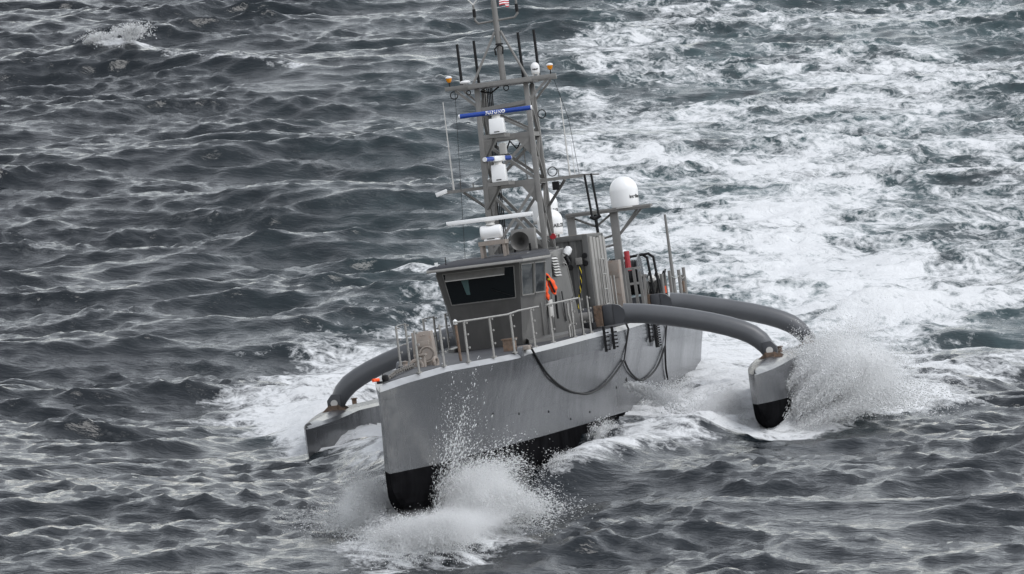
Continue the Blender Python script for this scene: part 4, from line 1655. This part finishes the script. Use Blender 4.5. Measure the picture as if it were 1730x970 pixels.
reel = thing('cable_reel', 'big hose reel with grey flanges behind the locker', 'reel', (33.2, 1.0, 3.2))
mk = rel(reel)
q = MB()
q.cyl(S(33.2, 0.55, 4.16), S(33.2, 1.22, 4.16), 0.3, n=24)
mk('drum', q, 'black')
q = MB()
for k in range(11):
    q.torus(S(33.2, 0.6 + 0.06 * k, 4.16), (0, 1, 0), 0.42, 0.032, 26, 6)
mk('wound_hose', q, 'black')
for y in (0.5, 1.25):
    q = MB()
    q.lathe([(0.14, -0.015), (0.56, -0.015), (0.575, 0), (0.56, 0.015), (0.14, 0.015)], S(33.2, y, 4.16), (0, 1, 0), 40)
    fl = mk('flange', q, 'hull')
q = MB()
for s_ in (32.75, 33.65):
    for y in (0.42, 1.34):
        q.bar(S(s_, y, 3.2), S(33.2, y, 4.2), 0.06)
q.cyl(S(33.2, 0.38, 4.16), S(33.2, 1.4, 4.16), 0.05, n=10)
mk('stand', q, 'mast')
# tubular frame in front of the reel with cross bars
fr_ = thing('pipe_frame', 'pale steel pipe ladder frame in front of the hose reel', 'pipe frame', (30.4, 1.35, 3.1))
mk = rel(fr_)
for y in (1.28, 1.46, 1.6):
    q = MB()
    q.bar(S(30.4, y, 3.1), S(30.4, y - 0.02, 4.42 if y < 1.5 else 4.3), 0.07)
    mk('upright', q, 'mast')
for z in (4.4, 4.02):
    q = MB()
    q.bar(S(30.4, 1.22, z), S(30.4, 1.62, z), 0.06)
    mk('crossbar', q, 'alu')
for y, zt in ((1.02, 3.9), (1.12, 4.3)):
    q = MB()
    q.bar(S(30.0, y, 3.1), S(30.0, y - 0.04, zt), 0.11, 0.06, up=(1, 0, 0))
    mk('upright', q, 'mast')
arch = thing('tube_arch', 'dark bent tube arch standing over the hose reel', 'tube arch', (34.2, 1.2, 3.2))
mk = rel(arch)
for y0, y1, s_ in ((0.35, 1.5, 34.2), (0.35, 1.3, 34.5)):
    q = MB()
    q.tube([S(s_, y0, 3.2), S(s_, y0, 4.55), S(s_, y0 + 0.08, 4.66), S(s_, y1 - 0.12, 4.72), S(s_, y1, 4.62), S(s_, y1 + 0.1, 3.2)], 0.035, 8)
    mk('hoop', q, 'black')
q = MB()
q.bar(S(31.8, -0.4, 4.62), S(34.2, 0.6, 4.62), 0.04)
q.bar(S(31.8, -0.4, 3.2), S(31.8, -0.4, 4.62), 0.04)
mk('side_rail', q, 'black')
hyd = thing('hydraulic_unit', 'tangle of valves and black hoses beside the hose reel', 'hydraulic unit', (35.2, 1.35, 3.2))
mk = rel(hyd)
q = MB()
q.box(S(35.3, 1.35, 3.62), (0.5, 0.5, 0.8))
mk('tank', q, 'mast', bevel=0.02)
q = MB()
q.lathe([(0.0, 0), (0.09, 0.02), (0.1, 0.1), (0.06, 0.16), (0.0, 0.17)], S(34.9, 1.28, 4.02), (0.5, 0.3, 0.5), 14)
q.cyl(S(35.1, 1.45, 4.0), S(35.1, 1.45, 4.2), 0.05, n=10)
mk('valve', q, 'white_dirty')
q = MB()
for k in range(8):
    y = 1.15 + 0.07 * k
    q.tube(resample([S(35.0 + 0.05 * (k % 3), y, 3.25), S(34.95, y + random.uniform(-.1, .1), 3.6), S(34.9, y + random.uniform(-.12, .12), 3.9), S(35.1, y + random.uniform(-.1, .1), 4.15 + 0.04 * (k % 4))], 14), 0.024, 6)
mk('hose', q, 'black')
q = MB()
for y in (1.42, 1.62, 1.74):
    q.bar(S(35.1, y, 3.2), S(35.1, y, 4.2 + random.uniform(-0.1, 0.05)), 0.06)
mk('post', q, 'mast')
q = MB()
q.box(S(34.9, 1.6, 3.75), (0.1, 0.08, 0.18))
mk('tag_plate', q, 'orange')
# pump on the side deck by the container
pmp = thing('deck_pump', 'dark pump with round motor on the deck beside the container', 'pump', (22.9, 1.2, 3.06))
mk = rel(pmp)
q = MB()
q.cyl(S(22.8, 1.0, 3.4), S(22.8, 1.3, 3.4), 0.12, n=16)
mk('motor', q, 'mast')
q = MB()
q.box(S(22.9, 1.15, 3.16), (0.5, 0.36, 0.2))
mk('base', q, 'black', bevel=0.01)
q = MB()
q.tube([S(22.7, 0.85, 3.25), S(22.7, 1.0, 3.12), S(22.7, 1.3, 3.22), S(22.7, 1.3, 3.3), S(22.7, 0.85, 3.25)], 0.016, 6)
mk('bent_pipe', q, 'alu')
# blue strap and dark gear by the starboard rail
stp = thing('blue_strap', 'blue strap and dark tackle by the starboard beam', 'strap', (20.6, -1.45, 3.06))
mk = rel(stp)
q = MB()
q.bar(S(20.4, -1.62, 3.1), S(20.9, -1.4, 3.4), 0.05, 0.02)
mk('strap', q, 'bluetarp')
q = MB()
q.lathe([(0.0, 0), (0.12, 0.0), (0.13, 0.1), (0.08, 0.2), (0.0, 0.22)], S(20.8, -1.3, 3.06), n=14)
mk('tackle', q, 'black')

# flag at the topmast
flag = thing('flag', 'striped flag at the topmast, only its lower edge in view', 'flag', (22.3, 0.0, 10.98))
mk = rel(flag)
fw_, fh_ = 0.62, 0.36


def flag_pt(u, v):
    return S(22.32 + u * 0.45, 0.09 + u * 0.36 + 0.05 * math.sin(u * 9 + v * 2), 10.97 + v - 0.10 * u + 0.03 * math.sin(u * 8) + 0.12 * u * u)


for k in range(13):
    q = MB()
    u0 = 0.0 if k < 6 else 0.25
    q.grid([[flag_pt(u, fh_ * (k + e) / 13) for u in np.linspace(u0, fw_, 14)] for e in (0, 0.5, 1)])
    mk('stripe', q, 'redcloth' if k % 2 == 0 else 'whitecloth')
q = MB()
q.grid([[flag_pt(u, fh_ * (6 + e * 7) / 13) for u in np.linspace(0, 0.25, 8)] for e in np.linspace(0, 1, 6)])
mk('canton', q, 'bluecloth')


# ------------------------------------------------------------------ spray
m, n, l, b = new_mat('spray_water')
b.inputs['Base Color'].default_value = (0.975, 0.978, 0.98, 1)
b.inputs['Roughness'].default_value = 0.5
tr_ = n.new('ShaderNodeBsdfTranslucent')
tr_.inputs['Color'].default_value = (0.975, 0.978, 0.98, 1)
mx = n.new('ShaderNodeMixShader')
mx.inputs[0].default_value = 0.65
l.new(b.outputs[0], mx.inputs[1])
l.new(tr_.outputs[0], mx.inputs[2])
l.new(mx.outputs[0], n['Material Output'].inputs['Surface'])
M['spray'] = m

TET = np.array([(1, 1, 1), (-1, -1, 1), (-1, 1, -1), (1, -1, -1)], float) / math.sqrt(3)


def droplets(plumes, rng_):
    out_p, out_r, out_t = [], [], []
    for p0, p1, p2, nfil, npts, spread, jit, rmin, rmax in plumes:
        p0, p1, p2 = (np.array(p, float) for p in (p0, p1, p2))
        sp_ = np.array(spread, float)
        o0 = rng_.normal(size=(nfil, 3)) * sp_ * 0.45
        o1 = o0 + rng_.normal(size=(nfil, 3)) * sp_ * 0.8
        o2 = o1 + rng_.normal(size=(nfil, 3)) * sp_ * 1.0
        wgt = rng_.exponential(1.0, nfil) + 0.15
        fi = rng_.choice(nfil, size=npts, p=wgt / wgt.sum())
        reach = rng_.uniform(0.45, 1.0, nfil)
        t = rng_.random(npts) ** 0.85 * reach[fi]
        t = t[:, None]
        a, b_, c = p0 + o0[fi], p1 + o1[fi], p2 + o2[fi]
        pt = a * (1 - t) ** 2 + 2 * b_ * t * (1 - t) + c * t * t
        pt += rng_.normal(size=(npts, 3)) * jit * (0.25 + t)
        r = rmin + (rmax - rmin) * rng_.random(npts) ** 6
        tg = 2 * (b_ - a) * (1 - t) + 2 * (c - b_) * t
        tg /= np.linalg.norm(tg, axis=1)[:, None] + 1e-6
        out_t.append(tg)
        out_p.append(pt)
        out_r.append(r)
    pt = np.concatenate(out_p)
    r = np.concatenate(out_r)
    pt = np.stack([-pt[:, 0], pt[:, 1], pt[:, 2], np.ones(len(pt))], 1)
    tg = np.concatenate(out_t)
    tg = np.stack([-tg[:, 0], tg[:, 1], tg[:, 2]], 1) @ SHIP_NP[:3, :3].T
    return (pt @ SHIP_NP.T)[:, :3], r, tg


def spray_object(name, label, plumes, seed):
    r_ = np.random.default_rng(seed)
    pts, rad, tg = droplets(plumes, r_)
    hh = sea_surface(pts[:, 0], pts[:, 1])[0]
    keep = pts[:, 2] > hh - 0.05
    pts, rad, tg = pts[keep], rad[keep], tg[keep]
    k = len(pts)
    q = r_.normal(size=(k, 4))
    q /= np.linalg.norm(q, axis=1)[:, None]
    w, x, y, z = q.T
    R = np.stack([np.stack([1 - 2 * (y * y + z * z), 2 * (x * y - z * w), 2 * (x * z + y * w)], -1),
                  np.stack([2 * (x * y + z * w), 1 - 2 * (x * x + z * z), 2 * (y * z - x * w)], -1),
                  np.stack([2 * (x * z - y * w), 2 * (y * z + x * w), 1 - 2 * (x * x + y * y)], -1)], 1)
    V_ = np.einsum('kij,vj->kvi', R, TET) * rad[:, None, None]
    along = np.einsum('kvi,ki->kv', V_, tg)
    V_ += along[:, :, None] * tg[:, None, :] * r_.uniform(0.3, 3.0, k)[:, None, None]
    V_ += pts[:, None, :]
    me_ = bpy.data.meshes.new(name)
    me_.vertices.add(4 * k)
    me_.vertices.foreach_set('co', V_.astype(np.float32).ravel())
    tri = np.array([(0, 1, 2), (0, 3, 1), (0, 2, 3), (1, 3, 2)])
    fc = (np.arange(k)[:, None, None] * 4 + tri[None]).reshape(-1, 3)
    me_.loops.add(fc.size)
    me_.loops.foreach_set('vertex_index', fc.ravel().astype(np.int32))
    me_.polygons.add(len(fc))
    me_.polygons.foreach_set('loop_start', np.arange(0, fc.size, 3, dtype=np.int32))
    me_.update(calc_edges=True)
    me_.materials.append(M['spray'])
    o = bpy.data.objects.new(name, me_)
    col.objects.link(o)
    return tag(o, label, 'spray', kind='stuff')


# (start, middle, end, filaments, droplets, spread, jitter, smallest, largest) in ship coordinates
spray_object('bow_spray', 'white spray bursting around the stem of the main hull', [
    # thin drops thrown up the port bow
    ((1.6, 0.62, 0.0), (2.0, 1.1, 1.4), (3.0, 1.25, 2.4), 260, 2600, (0.5, 0.22, 0.35), 0.05, 0.005, 0.02),
    ((1.8, 0.7, -0.2), (2.0, 1.5, 1.0), (2.8, 2.0, 0.4), 220, 14000, (0.7, 0.36, 0.4), 0.08, 0.005, 0.018),
    # thick white burst low on the port bow
    ((1.8, 0.75, -0.5), (2.0, 1.5, 0.9), (2.4, 2.0, -0.2), 160, 60000, (0.5, 0.26, 0.25), 0.10, 0.006, 0.017),
    ((1.6, 0.8, -0.5), (2.0, 2.0, 0.3), (2.6, 3.0, -0.3), 110, 34000, (0.6, 0.25, 0.14), 0.10, 0.006, 0.017),
    ((1.0, 0.4, -0.5), (0.2, 0.9, 0.3), (-1.4, 1.2, -0.7), 120, 40000, (0.6, 0.4, 0.15), 0.12, 0.006, 0.017),
    ((1.0, -0.1, -0.5), (0.4, -0.2, 0.2), (-0.8, -0.2, -0.6), 100, 26000, (0.6, 0.4, 0.15), 0.12, 0.006, 0.017),
    # starboard side
    ((1.8, -0.6, -0.4), (2.2, -0.9, 1.0), (3.2, -1.2, 0.1), 140, 34000, (0.6, 0.2, 0.3), 0.12, 0.006, 0.017),
    ((2.0, -0.6, -0.4), (2.6, -1.7, 0.4), (3.2, -2.4, -0.2), 80, 12000, (0.6, 0.3, 0.2), 0.12, 0.006, 0.018),
    ((4.0, 1.0, -0.2), (5.0, 1.4, 0.4), (6.5, 1.8, 0.0), 90, 9000, (1.0, 0.2, 0.2), 0.08, 0.006, 0.018),
], 21)
spray_object('outrigger_spray', 'white spray sheet flung off the port outer hull', [
    ((22.5, 5.95, 0.5), (23.5, 6.9, 1.8), (25.5, 8.0, 1.2), 170, 60000, (0.8, 0.4, 0.3), 0.13, 0.007, 0.02),
    ((23.5, 5.9, 1.2), (25.0, 6.5, 2.1), (28.0, 7.2, 2.2), 120, 30000, (1.2, 0.4, 0.3), 0.15, 0.007, 0.02),
    ((22.3, 5.95, 0.3), (23.5, 7.5, 1.0), (25.5, 9.3, 0.5), 100, 22000, (0.8, 0.4, 0.2), 0.14, 0.007, 0.02),
    ((21.8, 4.7, 0.4), (23.0, 4.3, 1.1), (24.5, 3.8, 0.6), 90, 22000, (0.8, 0.2, 0.2), 0.13, 0.007, 0.02),
    ((22.0, 4.7, 0.2), (24.0, 3.9, 1.0), (27.0, 3.3, 0.9), 80, 10000, (0.8, 0.3, 0.2), 0.13, 0.007, 0.02),
], 22)
spray_object('outrigger_spray', 'thin spray along the starboard outer hull', [
    ((21.5, -4.75, 0.9), (23.0, -4.6, 1.35), (25.0, -4.5, 1.0), 60, 5000, (1.0, 0.1, 0.12), 0.06, 0.006, 0.02),
    ((21.5, -5.9, 0.7), (24.0, -6.6, 1.3), (28.0, -7.6, 0.6), 60, 10000, (1.0, 0.3, 0.2), 0.12, 0.006, 0.02),
], 23)
spray_object('discharge_water', 'jet of water pouring from an outlet in the port side', [
    ((24.0, 1.82, 1.64), (24.3, 2.4, 1.6), (25.2, 3.0, 0.6), 60, 6000, (0.12, 0.12, 0.12), 0.07, 0.006, 0.02),
], 24)
spray_object('wave_crest_spray', 'drops torn from the bow wave along the port side', [
    ((11.0, 1.5, 0.2), (11.6, 1.75, 0.7), (12.4, 1.9, 0.4), 40, 4000, (0.8, 0.12, 0.1), 0.06, 0.006, 0.02),
    ((17.5, 1.8, 0.6), (18.2, 1.95, 1.05), (19.0, 2.1, 0.7), 40, 4000, (0.9, 0.12, 0.12), 0.06, 0.006, 0.02),
    ((27.0, 2.0, 1.0), (29.0, 2.3, 1.6), (31.5, 2.4, 1.2), 60, 6000, (1.2, 0.15, 0.15), 0.08, 0.006, 0.02),
], 25)


def from_plan(s_, y, z):
    w = Vector((SHIP_T.x, SHIP_T.y, 0)) - F * s_ + PT * y
    w.z = z
    q_ = SHIP.inverted() @ w
    return (-q_.x, q_.y, q_.z)


_z0 = float(sea_surface(np.array([-14.6]), np.array([219.7]))[0][0])
spray_object('breaking_crest', 'white breaking wave crest far off at the upper left', [
    (from_plan(101.2, -28.6, _z0 - 0.15), from_plan(100.6, -28.0, _z0 + 0.35), from_plan(100.0, -27.6, _z0 + 0.05), 30, 5000, (0.3, 0.5, 0.12), 0.07, 0.008, 0.03),
    (from_plan(101.2, -27.2, _z0 - 0.1), from_plan(100.6, -26.8, _z0 + 0.6), from_plan(100.0, -26.6, _z0 + 0.2), 30, 6000, (0.3, 0.45, 0.16), 0.07, 0.008, 0.03),
], 26)

# ------------------------------------------------------------------ fine mist hanging in the splashes
m = bpy.data.materials.new('spray_mist')
m.use_nodes = True
n, l = m.node_tree.nodes, m.node_tree.links
n.clear()
mo = n.new('ShaderNodeOutputMaterial')
pv = n.new('ShaderNodeVolumePrincipled')
pv.inputs['Color'].default_value = (0.985, 0.988, 0.99, 1)
pv.inputs['Anisotropy'].default_value = 0.2
tc = n.new('ShaderNodeTexCoord')
ln = n.new('ShaderNodeVectorMath')
ln.operation = 'LENGTH'
l.new(tc.outputs['Object'], ln.inputs[0])
geo = n.new('ShaderNodeNewGeometry')
na = noise(1.6, 6, 0.62, 0.8)
nb = noise(7.0, 4, 0.6, 0.3)
fall = math_node('SUBTRACT', 1.0, math_node('MULTIPLY', ln.outputs['Value'], ln.outputs['Value']), True)
tex = math_node('ADD', math_node('MULTIPLY', na, 0.75), math_node('MULTIPLY', nb, 0.25))
den = math_node('MULTIPLY', math_node('SUBTRACT', math_node('ADD', tex, math_node('MULTIPLY', fall, 0.3)), 0.6), 5.0, True)
oi = n.new('ShaderNodeObjectInfo')
den = math_node('MULTIPLY', math_node('MULTIPLY', den, math_node('MULTIPLY', fall, fall)), math_node('MULTIPLY', oi.outputs['Alpha'], 20.0))
l.new(den, pv.inputs['Density'])
l.new(pv.outputs[0], mo.inputs['Volume'])
M['mist'] = m
_bm = bmesh.new()
bmesh.ops.create_icosphere(_bm, subdivisions=3, radius=1.0)
mist_me = bpy.data.meshes.new('spray_mist')
_bm.to_mesh(mist_me)
_bm.free()
mist_me.materials.append(M['mist'])


def mist(label, c, rad, tilt, strength):
    """one soft puff: centre and half-axes (aft, port, up) in ship coordinates, tilt about the fore-aft axis"""
    o = bpy.data.objects.new('spray_mist', mist_me)
    col.objects.link(o)
    o.matrix_world = SHIP @ Matrix.Translation(S(*c)) @ Matrix.Rotation(math.radians(tilt), 4, 'X') @ Matrix.Diagonal((*rad, 1))
    o.color = (1, 1, 1, strength)
    return tag(o, label, 'mist', kind='stuff')


mist('fine white mist over the port bow splash', (2.2, 1.45, 0.3), (1.8, 1.25, 1.0), 0, 0.15)
mist('fine white mist low in front of the stem', (0.4, 0.9, -0.2), (2.2, 1.9, 0.55), 0, 0.13)
mist('fine white mist on the starboard side of the bow', (2.6, -1.0, 0.25), (1.8, 0.9, 0.95), 0, 0.18)
mist('mist blown off the port outer hull', (25.2, 7.0, 1.3), (3.6, 1.7, 1.25), -12, 0.14)
mist('mist between the main hull and the port outer hull', (24.0, 4.1, 0.75), (3.0, 0.95, 0.75), 0, 0.15)
mist('mist behind the starboard outer hull', (27.5, -6.9, 1.0), (4.0, 1.3, 0.7), 0, 0.12)
